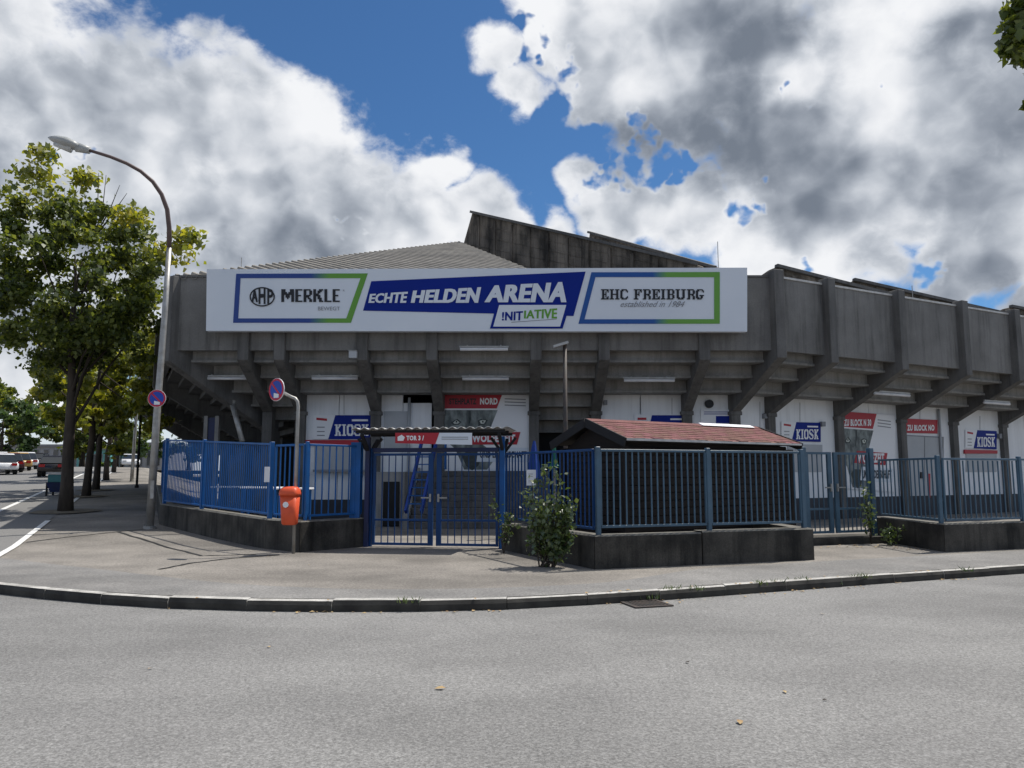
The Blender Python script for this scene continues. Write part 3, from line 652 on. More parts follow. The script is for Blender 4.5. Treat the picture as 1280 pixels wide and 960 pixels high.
def px_sign(name, pl, poly, m, label, cat, off=.04, th=.03, group=None):
    c = pl.hit(*poly[-1], off); t = thing(name, c, label, cat, group); plate('board', pl, poly, m, t, off, th); return t
def kiosk(pl, x0, y0, x1, y1, label, dy=0, cut=1):
    w = x1 - x0; h = y1 - y0
    t = px_sign('kiosk_sign', pl, [(x0, y0), (x1, y0 + dy), (x1, y1 + dy), (x0, y1)], 'white', label, 'sign', .04, .03, 'kiosk signs on the white walls')
    q = lambda u, v: (x0 + w * u, y0 + h * v + dy * u)
    plate('blue_field', pl, [q(.38, 0), q(1, 0), q(1, 1), q(.26, 1)], 'signblue', t, .046)
    bx = (*q(.37, .38), *q(.94, .86)); write('lettering', pl, 'KIOSK', bx, 'white', t, .052, face='slab')
    plate('small_print', pl, [q(.66, .17), q(.93, .17), q(.93, .25), q(.66, .25)], 'white', t, .052)
    plate('small_print', pl, [q(.06, .10), q(.24, .14), q(.24, .24), q(.06, .2)], 'signred', t, .046)
    for v in (.48, .66, .82): plate('small_print', pl, [q(.07, v), q(.2, v), q(.2, v + .04), q(.07, v + .04)], 'printgrey', t, .046)
    return t
kiosk(FW, 391, 519, 465, 549, 'blue and white KIOSK sign above dark red awning strip, partly behind the gate canopy')
kiosk(RW, 977, 527, 1026, 551, 'blue and white KIOSK sign just above the right end of the red hut roof', 1.5)
kiosk(RW, 1207, 537, 1246, 560, 'blue and white KIOSK sign above red awning near the right photo edge', 1.8)
t = px_sign('kiosk_sign', FW, [(793, 518), (863, 518), (863, 548), (793, 548)], 'white', 'blue and white sign mostly hidden behind the red hut ridge', 'sign', .04, .03, 'kiosk signs on the white walls')
plate('blue_field', FW, [(815, 519), (862, 519), (862, 547), (808, 547)], 'signblue', t, .046)
plate('small_print', FW, [(838, 523), (858, 523), (858, 525), (838, 525)], 'white', t, .052); plate('small_print', FW, [(797, 522), (808, 522), (808, 525), (797, 525)], 'signred', t, .046)
t = px_sign('notice_board', FW, [(876, 512), (916, 512), (916, 530), (876, 530)], 'white', 'small white and blue notice under round dark vent', 'sign')
plate('blue_field', FW, [(895, 520), (914, 520), (914, 529), (895, 529)], 'signblue', t, .046)
for v in (514.5, 517): plate('small_print', FW, [(880, v), (912, v), (912, v + .9), (880, v + .9)], 'signblue', t, .046)

def wolf(pl, q, label, l1, l2, l3, plain=None):
    t = px_sign('wolf_banner', pl, [q(0, 0), q(1, 0), q(1, 1), q(0, 1)], 'white', label, 'banner', .05, .02, 'wolf banners on the arena wall')
    P = lambda n, pts, m, off: plate(n, pl, [q(*p) for p in pts], m, t, off, .006)
    P('wolf_photo', [(.0, .22), (.60, .22), (.50, .50), (.38, .62), (.60, .80), (.48, .98), (.22, .98), (.12, .72), (0, .60)], 'fur', .056)
    P('red_field', [(0, 0), (.66, 0), (.59, .2), (0, .2)], 'signred', .062)
    for sx, c in ((-1, .13), (1, .43)):
        P('eye_shadow', [(c - .06, .365 - .012 * sx), (c - .01 * sx, .33), (c + .06, .36 - .012 * sx), (c + .03, .408), (c - .03, .412), (c - .035 * sx - .015, .45), (c - .05, .40)], 'furdark', .060)
        P('eye', [(c - .035, .37 - .012 * sx), (c + .0, .345), (c + .038, .365 + .012 * sx * -1), (c + .015, .395), (c - .02, .395)], 'eye', .064)
        P('pupil', [(c - .006, .356), (c + .010, .356), (c + .010, .38), (c - .006, .38)], 'signblack', .067)
    P('brow', [(.27, .23), (.295, .23), (.30, .34), (.27, .44)], 'furdark', .059)
    P('nose', [(.19, .80), (.25, .74), (.36, .74), (.42, .80), (.38, .93), (.31, .99), (.24, .93)], 'furdark', .062)
    P('red_strip', [(.30, .50), (.86, .50), (.82, .66), (.25, .66)], 'signred', .066)
    P('white_strip', [(.38, .70), (.98, .70), (.95, .88), (.36, .88)], 'signwhite', .064)
    def T(body, u0, v0, u1, v1, m, bold, off): a = q(u0, v0); c = q(u1, v1); write('lettering', pl, body, (a[0], a[1], c[0], c[1]), m, t, off, bold)
    if l1[0]: T(l1[0], .05, .07, .36, .15, 'signblack', .04, .068)
    T(l1[1], .40 if l1[0] else .06, .065 if l1[0] else .10, .60 if l1[0] else .56, .15 if l1[0] else .165, 'white', .05, .068)
    T(l2, .31, .53, .80, .63, 'white', .05, .072); T(l3, .40, .745, .93, .83, 'signblack', .04, .072)
    for v in (.07, .11, .15): P('small_print', [(.68, v), (.92, v + .01), (.92, v + .022), (.68, v + .012)], 'printgrey', .058)
    return t
wolf(FW, lambda u, v: (556 + 110 * u, 491 + 98 * v), 'large wolf banner headed by red field behind the blue gate', ('STEHPLATZ', 'NORD'), 'WOLFEZEIT', 'UND LEIDENSCHAFT')
wolf(RW, lambda u, v: (1051 + 68 * u, 514 + 96 * v + 5 * u), 'narrow wolf banner with red block heading beside the white door', ('', 'ZU BLOCK N 30'), 'WOLFEZEIT', 'UND LEIDENSCHAFT')
t = px_sign('block_sign', RW, [(1129, 523), (1172, 525), (1172, 542), (1129, 541)], 'signred', 'plain red block sign over white door', 'sign')
write('lettering', RW, 'ZU BLOCK NO', (1134, 531, 1168, 538.5), 'white', t, .045, .05)

# fluorescent tubes and a junction box under the stand
first = None
for px0, px1, py, Y, lab in ((575, 635, 436.5, 20.80, 'upper fluorescent tube under the stand left of the bare pole'), (578, 636, 473.5, 21.78, 'lower fluorescent tube above the large wolf banner'), (390, 447, 473, 21.78, 'fluorescent tube above the left kiosk sign'), (780, 843, 475.5, 21.78, 'fluorescent tube under the stand above the red hut ridge'), (256, 312, 473, 21.78, 'fluorescent tube under the dark left corner of the stand')):
    a = at(px0, py, Y); c = at(px1, py, Y); t = thing('fluorescent_lamp', (a + c) / 2, lab, 'lamp', 'tube lamps under the stand')
    b = MB(); b.tube([a, c], .045, 8); b.build('tube', 'tube', t, smooth=True)
    b = MB(); b.box((a.x - .02, a.y - .03, a.z + .046), (c.x + .02, a.y + .03, a.z + .09)); b.build('housing', 'steel', t)
    for f in (.15, .85): b = MB(); x = a.x + (c.x - a.x) * f; b.box((x - .015, a.y - .015, a.z + .09), (x + .015, a.y + .10, a.z + .12)); b.build('bracket', 'steel', t)
for px0, py0, px1, py1, t_, lab in ((1093, 491.5, 1137, 496.5, 0, 'fluorescent tube under the right stand over the red block sign'), (1230, 503, 1262, 507, 0, 'fluorescent tube under the stand near the right edge')):
    pl = Plane(tuple(O2 + nR * .88), (-nR.x, -nR.y)); a = pl.hit(px0, py0); c = pl.hit(px1, py1); c.z = a.z; t = thing('fluorescent_lamp', (a + c) / 2, lab, 'lamp', 'tube lamps under the stand')
    b = MB(); b.tube([a, c], .045, 8); b.build('tube', 'tube', t, smooth=True)
    b = MB(); b.beam(a + V((0, 0, .07)), c + V((0, 0, .07)), .06, .05); b.build('housing', 'steel', t)
c = at(441, 443, 20.7); t = thing('junction_box', c, 'small pale grey box fixed beside a concrete rib', 'box'); b = MB(); b.box((c.x - .11, 20.68, c.z - .1), (c.x + .11, 20.88, c.z + .1)); b.build('housing', 'shutter', t, bevel=.01)
b = MB(); b.box((c.x - .12, 20.66, c.z + .1), (c.x + .12, 20.88, c.z + .115)); b.build('lid', 'steel', t)

# ------------------------------------------------------------------ low walls and fences
def lowwall(name, pts, tops, label, th=.28, joints=()):
    t = thing(name, (pts[0][0], pts[0][1], .1), label, 'low wall'); n = len(pts)
    P2 = [V(p) for p in pts]; nr = []
    for i in range(n):
        ds = []
        if i: ds.append((P2[i] - P2[i - 1]).normalized())
        if i < n - 1: ds.append((P2[i + 1] - P2[i]).normalized())
        ns = [V((-d.y, d.x)) for d in ds]; m = ns[0] if len(ns) == 1 else mitre(ns[0], ns[1]); nr.append(m)
    for i in range(n - 1):
        b = MB(); A = []; B = []
        for L, k, sgn in ((A, i, 1), (B, i + 1, -1)):
            d = (P2[i + 1] - P2[i]).normalized() * .006 * sgn; p = P2[k] + d; q = P2[k] + nr[k] * th + d; z = tops[k]; g = gz(p.x, p.y) - .15
            L += [(p.x, p.y, g), (p.x, p.y, z - .02), (p.x + nr[k].x * .02, p.y + nr[k].y * .02, z), (q.x, q.y, z), (q.x, q.y, g)]
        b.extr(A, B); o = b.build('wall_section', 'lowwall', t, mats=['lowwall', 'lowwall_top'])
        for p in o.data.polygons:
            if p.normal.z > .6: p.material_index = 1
    return t
BARS = {}
def bar_mesh(h, m, w=.024):
    k = (round(h, 3), m, w)
    if k not in BARS:
        b = MB(); b.box((-w / 2, -w / 2, 0), (w / 2, w / 2, h)); me = bpy.data.meshes.new('bar'); me.from_pydata(b.v, [], b.f); me.materials.append(M[m]); BARS[k] = bpy.data.objects.new('bar_source', me)
    return BARS[k]
def fence(name, a, c, zb, zt, m, label, step=.125, posts=(0, 1), pw=.07, post_up=.04, cat='fence', parent=None, barw=.020, zpost=None, dropend=False):
    # a, c: (x, y); zb, zt: bottom / top rail heights at the two ends
    a = V(a); c = V(c); L = (c - a).length; d = (c - a) / L; t = parent or thing(name, (a.x, a.y, zb[0]), label, cat)
    ang = math.atan2(d.y, d.x); lerp = lambda q, f: q[0] + (q[1] - q[0]) * f
    for f in posts:
        p = a + d * L * f; z0 = (zb[0] + (zb[1] - zb[0]) * f) - (zpost if zpost is not None else .12); b = MB()
        b.obox(p, d, (-d.y, d.x), -pw / 2, pw / 2, -pw / 2, pw / 2, z0, lerp(zt, f) + post_up); b.build('post', m, t, bevel=.006)
    fs = sorted(set(posts) | {0, 1})
    for f0, f1 in zip(fs, fs[1:]):
        e0 = f0 + (pw * .5 + .012) / L; e1 = f1 - (pw * .5 + .012) / L; pa = a + d * L * e0; pc = a + d * L * e1
        for nm, zz, o_ in (('top_rail', zt, -.02), ('bottom_rail', zb, .02)):
            b = MB(); b.beam((pa.x, pa.y, lerp(zz, e0) + o_), (pc.x, pc.y, lerp(zz, e1) + o_), .045, .04); b.build(nm, m, t, bevel=.004)
        for e, f in ((e0, f0), (e1, f1)):
            p = a + d * L * e; b = MB(); b.obox(p, d, (-d.y, d.x), -.016, .016, -.018, .018, lerp(zb, e) + .042, lerp(zt, e) - .042); b.build('frame_stile', m, t)
        n = int((e1 - e0) * L / step)
        for i in range(1, n):
            e = e0 + (e1 - e0) * i / n; p = a + d * L * e; h = lerp(zt, e) - lerp(zb, e) - .08
            inst('bar', bar_mesh(round(h / .02) * .02, m, barw), t, (p.x, p.y, lerp(zb, e) + .04), ang)
    return t
P1 = (-4.8, 15.2); P2_ = (-3.94, 14.5); P3 = (-2.95, 15.65)
lowwall('low_wall', [(-13.2, 28.8), (-9.05, 20.0), P1, P2_, P3], [1.15, .80, .69, .69, .69], 'stained dark concrete low wall curving under the blue fence left of the gate')
fence('fence', (-9.0, 20.12), (-4.78, 15.36), (.86, .76), (2.46, 2.17), 'blue', 'dense bright blue bar fence on the left low wall, seen at a slant', .105, (0, .42, 1), .08, .03)
fence('fence', (-13.1, 29.0), (-9.08, 20.25), (1.25, .86), (2.75, 2.46), 'blue', 'blue bar fence running back along the side street behind the lamp post', .115, (0, .5), .07)
t = thing('fence', (-4.7, 15.3, .7), 'blue bar fence behind the orange litter bin, ending at the gate', 'fence')
fence('', (-4.70, 15.30), (-3.92, 14.68), (.76, .76), (2.14, 2.14), 'blue', '', .14, (), .06, parent=t)
fence('', (-3.90, 14.70), (-3.02, 15.72), (.76, .76), (2.14, 2.14), 'blue', '', .15, (0,), .06, parent=t)
b = MB(); b.beam((-3.15, 15.62, .1), (-3.15, 15.62, 2.2), .2, .12); b.build('side_panel', 'blue', t)
lowwall('low_wall', [(-.2, 15.0), (1.26, 11.95), (3.05, 12.56)], [.62, .63, .63], 'low concrete wall corner behind the leafy bush')
w2 = lowwall('low_wall', [(3.06, 12.563), (5.12, 13.26), (4.95, 15.2)], [.65, .65, .65], 'low concrete wall under the dark hut fence, right of the vertical joint')
fence('fence', (-.13, 15.1), (1.3, 12.14), (.70, .70), (1.97, 1.96), 'gateblue', 'blue bar fence with white notice behind the leafy bush', .13, (), .07)
fence('fence', (1.34, 12.1), (5.0, 13.36), (.73, .73), (1.955, 1.955), 'bluegrey', 'grey blue two panel bar fence in front of the dark wooden hut', .108, (0, .515, 1), .07, .035)
lowwall('low_wall', [(7.95, 17.1), (8.05, 14.55), (17.5, 17.9)], [.64, .64, .64], 'long low concrete wall on the right with bright top edge', .3)
fence('fence', (8.0, 16.9), (8.12, 14.75), (.68, .68), (1.88, 1.88), 'bluegrey', 'short grey blue fence return between right gate and street corner', .145, (1,), .07)
fence('fence', (8.16, 14.72), (17.4, 18.0), (.68, .68), (1.87, 1.87), 'bluegrey', 'long grey blue bar fence on the right low wall', .125, (.21, .43, .65, .87), .07)

def gate(name, a, c, z0, z1, m, label, frac=(.5,), step=.14):
    a = V(a); c = V(c); d = (c - a).normalized(); L = (c - a).length; n_ = V((-d.y, d.x)); t = thing(name, (a.x, a.y, .12), label, 'gate')
    fs = [0, *frac, 1]
    for f, w in zip((0, 1), (.11, .11)):
        p = a + d * L * f; b = MB(); b.obox(p, d, n_, -w / 2, w / 2, -w / 2, w / 2, .08, z1 + .1); b.build('post', m, t, bevel=.008)
    for f0, f1 in zip(fs, fs[1:]):
        x0 = f0 * L + .07; x1 = f1 * L - (.07 if f1 == 1 else .035); 
        if f0 > 0: x0 = f0 * L + .035
        b = MB()
        w0 = .05 if f0 == 0 else .10; w1 = .05 if f1 == 1 else .10
        b.obox(a, d, n_, x0, x0 + w0, -.025, .025, z0, z1); b.obox(a, d, n_, x1 - w1, x1, -.025, .025, z0, z1)
        b.obox(a, d, n_, x0 + w0, x1 - w1, -.024, .024, z1 - .05, z1 - .002); b.obox(a, d, n_, x0 + w0, x1 - w1, -.024, .024, z0 + .002, z0 + .05); b.obox(a, d, n_, x0 + w0, x1 - w1, -.018, .018, z0 + .48, z0 + .52)
        leaf = b.build('gate_leaf', m, t)
        n = max(2, int(round((x1 - x0 - w0 - w1) / step)))
        src = bar_mesh(z1 - z0 - .1, m, .018)
        for i in range(1, n):
            p = a + d * (x0 + w0 + (x1 - x0 - w0 - w1) * i / n); o = inst('bar', src, t, (p.x, p.y, z0 + .05), math.atan2(d.y, d.x)); o.parent = leaf
            if i < 0: pass
        xh = x1 - w1 / 2 if f1 != 1 else x0 + w0 / 2
        b = MB(); sg = -1 if f1 != 1 else 1; p = a + d * xh
        b.obox(p, d, n_, -.02, .02, -.06, -.026, z0 + .86, z0 + 1.02); b.obox(p, d, n_, min(0, sg * .18), max(0, sg * .18), -.085, -.061, z0 + .93, z0 + .955); h = b.build('handle', 'steel', t); h.parent = leaf
    return t
g = gate('entrance_gate', (-2.88, 15.72), (-.2, 15.3), .15, 1.98, 'gateblue', 'double leaf blue bar gate under the small corrugated canopy')
a = V((-2.88, 15.72)); c = V((-.2, 15.3)); d = (c - a).normalized(); n_ = V((-d.y, d.x))
b = MB(); b.obox(a, d, n_, .06, 2.65, -.04, .04, 2.0, 2.085); b.build('top_beam', 'navy', g)
gate('side_gate', (6.02, 16.0), (7.72, 16.65), .34, 2.02, 'bluegrey', 'double leaf grey blue bar gate right of the hut', (.42,), .115)
b = MB(); b.hexa([(5.75, 15.75, .05), (7.9, 16.4, .05), (7.9, 17.2, .05), (5.75, 16.6, .05), (5.75, 15.75, .26), (7.9, 16.4, .26), (7.9, 17.2, .26), (5.75, 16.6, .26)])
b.build('gate_step', 'lowwall')['kind'] = 'structure'
# canopy over the gate
can = thing('gate_canopy', (-1.5, 15.5, 2.1), 'small corrugated canopy on braced posts above the entrance gate', 'canopy')
b = MB(); q = lambda x, y: (a.x + d.x * x + n_.x * y, a.y + d.y * x + n_.y * y)
NX = 200
for i in range(NX + 1):
    x = -.22 + 3.15 * i / NX; dz = .018 * math.sin(2 * math.pi * x / .178)
    for y, z in ((-.55, 2.46), (.55, 2.43)):
        p = q(x, y); b.v += [(*p, z + dz), (*p, z + dz - .012)]
for i in range(NX):
    k = 4 * i; b.f += [(k, k + 4, k + 6, k + 2), (k + 1, k + 3, k + 7, k + 5), (k, k + 1, k + 5, k + 4), (k + 2, k + 6, k + 7, k + 3)]; b.mi += [0] * 4
b.build('corrugated_sheet', 'flash', can, fixn=False)
for y, z in ((-.45, 2.385), (0, 2.38), (.45, 2.36)):
    b = MB(); b.obox(a, d, n_, -.15, 2.85, y - .03, y + .03, z - .02, z + .035); b.build('purlin', 'nearblack', can)
for x in (-.02, 2.74):
    b = MB()
    for y, zt in ((-.5, 2.34), (.5, 2.26)): b.beam((*q(x, 0), 1.95), (*q(x, y), zt), .06, .06)
    for sx in (-.25, .25): b.beam((*q(x, .0), 1.95), (*q(x + sx, .02), 2.28), .05, .05)
    b.build('brace', 'nearblack', can)
    b = MB(); b.obox(q(x, 0), d, n_, -.045, .045, -.14, -.06, .1, 2.3); b.build('post', 'navy' if x < 1 else 'blue', can)
GP = Plane(q(0, -.6), (-n_.x, -n_.y))
t = px_sign('gate_banner', GP, [(494, 541), (590, 541), (590, 556), (494, 554)], 'signwhite', 'red and white printed strip hung under the gate canopy', 'banner', 0, .012)
plate('red_field', GP, [(494, 541), (549, 541), (544, 555.2), (494, 554)], 'signred', t, .008)
write('lettering', GP, 'TOR 3 /', (508, 544.5, 530, 550.5), 'white', t, .014, .05)
plate('emblem', GP, [(497, 546), (502, 543.5), (506, 546.5), (504, 551), (497, 551)], 'white', t, .014)
for v in (546, 548.5): plate('small_print', GP, [(552, v), (585, v), (585, v + .8), (552, v + .8)], 'printgrey', t, .006)
b = MB(); p = at(664, 597, 13.9); b.box((p.x - .085, p.y - .01, p.z - .14), (p.x + .085, p.y, p.z + .14))
t = thing('paper_notice', p, 'white paper notice tied to the fence above the bush', 'notice'); b.build('sheet', 'white', t)
b = MB(); [b.box((p.x - .05, p.y - .013, p.z + z), (p.x + .03, p.y - .0105, p.z + z + .008)) for z in (-.08, -.05, .02, .06)]; b.build('small_print', 'printgrey', t)
p = at(334.5, 593, 15.3); t = thing('paper_notice', p, 'small white plate on the corner post of the left blue fence', 'notice'); b = MB(); b.box((p.x - .05, 15.25, p.z - .15), (p.x + .05, 15.265, p.z + .15)); b.build('sheet', 'white', t)

# ------------------------------------------------------------------ hut
HA = V((.848, .53)).normalized(); HN = V((-HA.y, HA.x)); H0 = V((1.97, 13.3)); HL = 4.65; HW = 2.25
hut = thing('wooden_hut', (H0.x, H0.y, .12), 'dark wooden kiosk hut with red shingle roof behind the bar fence', 'hut')
hp = lambda u, w: (H0.x + HA.x * u + HN.x * w, H0.y + HA.y * u + HN.y * w)
zE, zR = 2.17, 2.56
b = MB(); zz = .14
b2 = []
while zz < 2.0:                                      # walls of stacked boards
    b = MB(); b.obox(H0, HA, HN, .12, HL - .07, .2, .26, zz, zz + .128); b.obox(H0, HA, HN, .15, .21, .262, HW - .2, zz, zz + .128); b.obox(H0, HA, HN, HL - .13, HL - .07, .262, HW - .2, zz, zz + .128)
    b.build('wall_board', 'wood', hut, bevel=.012); zz += .136
for u0, w0 in ((.09, .17), (HL - .15, .17), (.09, HW - .27), (HL - .15, HW - .27)):
    b = MB(); b.obox(H0, HA, HN, u0, u0 + .11, w0, w0 + .1, .12, 2.06); b.build('corner_post', 'wood', hut)
b = MB(); b.obox(H0, HA, HN, .215, HL - .135, .265, HW - .25, .1, 2.12); b.build('inner_lining', 'wood', hut)
for u0 in (.17, HL - .12):
    b = MB(); A = [(*hp(u0, .2), 2.0), (*hp(u0, HW - .2), 2.0), (*hp(u0, HW / 2), 2.5)]; B = [(*hp(u0 + .05, .2), 2.0), (*hp(u0 + .05, HW - .2), 2.0), (*hp(u0 + .05, HW / 2), 2.5)]
    b.extr(A, B); b.build('gable', 'wood', hut)
for sgn in (0, 1):                                   # two slopes in overlapping courses of shingles
    b = MB(); NC = 9; ends = []
    e = lambda f: (HW / 2 - (HW / 2 + .0) * (1 - f)) if sgn == 0 else (HW / 2 + (HW / 2) * (1 - f))
    for k in range(NC):
        f0, f1 = k / NC, (k + 1.15) / NC; u = 0.0; off = .11 * (k % 2)
        while u < HL - .01:
            u1 = min(HL, u + (.22 if u > 0 or not off else .11)); z0 = zE + (zR - zE) * f0; z1 = zE + (zR - zE) * min(f1, 1); l_ = .013 + random.uniform(-.002, .003)
            dz = .012 * math.sin(u * 40) if k == 0 else 0
            P_ = [(*hp(u + .004, e(f0)), z0 - .01 + dz), (*hp(u1 - .004, e(f0)), z0 - .01 + dz), (*hp(u1 - .004, e(min(f1, 1))), z1 - .012), (*hp(u + .004, e(min(f1, 1))), z1 - .012)]
            Q_ = [(*hp(u + .004, e(f0)), z0 + l_ + dz), (*hp(u1 - .004, e(f0)), z0 + l_ + dz), (*hp(u1 - .004, e(min(f1, 1))), z1 + .004), (*hp(u + .004, e(min(f1, 1))), z1 + .004)]
            b.hexa(P_ + Q_); u = u1
    o = b.build('shingles', 'shingle', hut); o['kind'] = 'stuff'
    b = MB(); P_ = [(*hp(.02, e(0)), zE - .05), (*hp(HL - .02, e(0)), zE - .05), (*hp(HL - .02, e(1)), zR - .06), (*hp(.02, e(1)), zR - .06)]
    b.extr(P_, [(x, y, z + .035) for x, y, z in P_]); b.build('roof_boarding', 'wood', hut)
    for u0 in (-.035, HL + .005):
        b = MB(); b.beam((*hp(u0 + .015, e(0)), zE - .06), (*hp(u0 + .015, e(1)), zR - .05), .03, .16); b.build('barge_board', 'nearblack', hut)
b = MB(); b.extr([(*hp(0, HW / 2 - .12), zR - .025), (*hp(0, HW / 2), zR + .03), (*hp(0, HW / 2 + .12), zR - .025)], [(*hp(HL, HW / 2 - .12), zR - .025), (*hp(HL, HW / 2), zR + .03), (*hp(HL, HW / 2 + .12), zR - .025)]); b.build('ridge_cap', 'shingle', hut)
b = MB(); b.extr([(*hp(2.9, HW / 2 - .13), zR - .01), (*hp(2.9, HW / 2), zR + .05), (*hp(2.9, HW / 2 + .13), zR - .01)], [(*hp(4.45, HW / 2 - .13), zR - .01), (*hp(4.45, HW / 2), zR + .05), (*hp(4.45, HW / 2 + .13), zR - .01)]); b.build('ridge_flashing', 'white', hut)
b = MB(); b.obox(H0, HA, HN, .0, 1.9, -.02, .0, zE - .03, zE + .012); b.build('eaves_strip', 'flash', hut)
b = MB(); b.obox(H0, HA, HN, 1.9, HL, -.02, .0, zE - .03, zE + .006); b.build('eaves_strip', 'flash', hut)
# folded parasols behind the fence and the bare pole
def parasol(px, m, Y, y0, y1, label, r):
    bt = at(px, y1, Y); tp = at(px, y0, Y); t = thing('folded_parasol', (bt.x, bt.y, .12), label, 'parasol')
    b = MB(); b.tube([(bt.x, Y, .12), (bt.x, Y, tp.z)], .02, 8); b.build('pole', 'steel', t)
    b = MB(); n = 14; zs = [(tp.z, .02), (tp.z - .12, r * .35), (tp.z - .5, r * .8), (bt.z + .05, r), (bt.z, r * .9)]
    for z, rr in zs:
        for j in range(n): f = rr * (1 + .22 * (j % 2)); b.v.append((bt.x + f * math.cos(2 * math.pi * j / n), Y + f * math.sin(2 * math.pi * j / n), z))
    for i in range(len(zs) - 1):
        for j in range(n): b.f.append((i * n + j, i * n + (j + 1) % n, (i + 1) * n + (j + 1) % n, (i + 1) * n + j)); b.mi.append(0)
    b.f.append(tuple(range(n))); b.mi.append(0); b.build('cover', m, t, smooth=False)
parasol(668, 'tarpblue', 17.5, 551, 600, 'closed bright blue parasol standing behind the fence left of the hut', .13)
parasol(693, 'green', 16.8, 552, 585, 'closed dark green parasol beside the hut gable', .09)
pt = at(706, 431, 18.5); t = thing('floodlight_pole', (pt.x, 18.5, .12), 'thin dark pole with small floodlight standing behind the hut roof', 'light pole')
b = MB(); b.tube([(pt.x, 18.5, .12), (pt.x, 18.5, pt.z)], [.06, .05], 10); b.build('pole', 'iron', t, smooth=True)
b = MB(); b.beam((pt.x - .28, 18.45, pt.z - .06), (pt.x + .08, 18.45, pt.z + .05), .16, .06); b.build('lamp_head', 'lamphead', t)
# blue ladder at the stair
lt = thing('blue_ladder', (-2.6, 20.4, .12), 'leaning blue metal stair ladder behind the entrance gate', 'ladder')
b1, b2_ = at(507, 640, 20.2), at(527, 553, 21.6); off = V((.42, -.1, 0))
for o_ in (V((0, 0, 0)), off): b = MB(); b.beam(b1 + o_, b2_ + o_, .06, .14); b.build('stringer', 'tarpblue', lt)
for k in range(1, 9):
    p = b1.lerp(b2_, k / 9); b = MB(); b.beam(p, p + off, .14, .03); b.build('tread', 'blue', lt)
b = MB(); pts = [b2_ + off, b2_ + off + V((.25, 0, .0)), b2_ + off + V((.25, 0, -.75))]; b.tube(pts, .022, 6); b.tube([p + V((0, .3, 0)) for p in pts], .022, 6); b.build('hand_rail', 'blue', lt)
# white counters seen through the left fence
for i, (x, y) in enumerate(((-7.0, 19.4), (-5.9, 18.3), (-4.9, 17.2))):
    t = thing('standing_table', (x, y, .3), ['white topped table behind the left blue fence, nearest the lamp post', 'white topped table in the middle behind the left blue fence', 'white topped table behind the left blue fence, nearest the litter bin'][i], 'table', 'tables behind the left fence')
    b = MB(); b.box((x - .45, y - .25, 1.22), (x + .45, y + .25, 1.26)); b.build('table_top', 'white', t, bevel=.008)
    for sx in (-.38, .38):
        for sy in (-.2, .2): b = MB(); b.beam((x + sx, y + sy, gz(x, y)), (x + sx, y + sy, 1.22), .04, .04); b.build('leg', 'blue', t)
p = at(290, 503, 22.6); q2 = at(303, 552, 22.2); t = thing('drain_pipe', q2, 'pale slanting pipe under the dark left corner of the stand', 'pipe'); b = MB(); b.tube([p, q2], .075, 10); b.build('pipe', 'steel', t, smooth=True); b = MB(); b.tube([p + V((0, 0, .06)), p - V((.01, 0, .06))], .11, 10); b.build('collar', 'steel', t)
for px in (257, 272):
    p = at(px, 520, 22.3); 
b = MB(); t = thing('blue_door', (at(263, 550, 23.5).x, 23.5, .3), 'narrow blue door between pale posts under the stand corner', 'door')
pa, pb = at(258, 522, 23.5), at(272, 522, 23.5); b.box((pa.x + .06, 23.5, .3), (pb.x - .06, 23.56, pa.z)); b.build('door_leaf', 'navy', t)
for p in (pa, pb): b = MB(); b.box((p.x - .06, 23.46, .3), (p.x + .055, 23.6, p.z + .05)); b.build('door_post', 'concrete_light', t)

# ------------------------------------------------------------------ street furniture
def disc_sign(parent, c, nrm, r, nm='sign_disc'):
    c = V(c); n_ = V(nrm).normalized(); ux = V((0, 0, 1)).cross(n_).normalized(); uz = n_.cross(ux)
    def D(name, r0, r1, m, off, th=.006, nseg=36):
        b = MB()
        P_ = lambda rr, t, o: c + (ux * math.cos(t) + uz * math.sin(t)) * rr + n_ * o
        ts = [2 * math.pi * i / nseg for i in range(nseg)]
        if r0 == 0: b.extr([P_(r1, t, off - th) for t in ts], [P_(r1, t, off) for t in ts])
        else:
            for i in range(nseg): t0, t1 = ts[i], ts[(i + 1) % nseg]; b.extr([P_(r0, t0, off - th), P_(r1, t0, off - th), P_(r1, t1, off - th), P_(r0, t1, off - th)], [P_(r0, t0, off), P_(r1, t0, off), P_(r1, t1, off), P_(r0, t1, off)])
        return b.build(name, m, parent)
    D('sign_disc', 0, r, 'white', 0, .012); D('blue_field', 0, r * .80, 'signdisc', .005); D('red_ring', r * .78, r * .96, 'signringred', .008)
    b = MB(); e = (ux * -1 + uz * 1).normalized(); s = (ux + uz).normalized()
    q = [c + e * (r * .79 * i) + s * (r * .09 * j) + n_ * o for o in (.003, .0075) for i, j in ((-1, -1), (1, -1), (1, 1), (-1, 1))]
    b.hexa(q); b.build('red_bar', 'signringred', parent)
    b = MB(); q = [c + ux * (r * (.05 + .32 * i)) - uz * (r * (.5 + .22 * j)) + n_ * o for o in (.008, .010) for i, j in ((-1, -1), (1, -.4), (1, 1), (-1, 1))]
    b.hexa(q); b.build('sticker', 'white', parent)
mat('signdisc', (.012, .06, .42), .35, (.012, .055, .38), 3); mat('signringred', (.50, .015, .045), .35, (.45, .015, .04), 3)
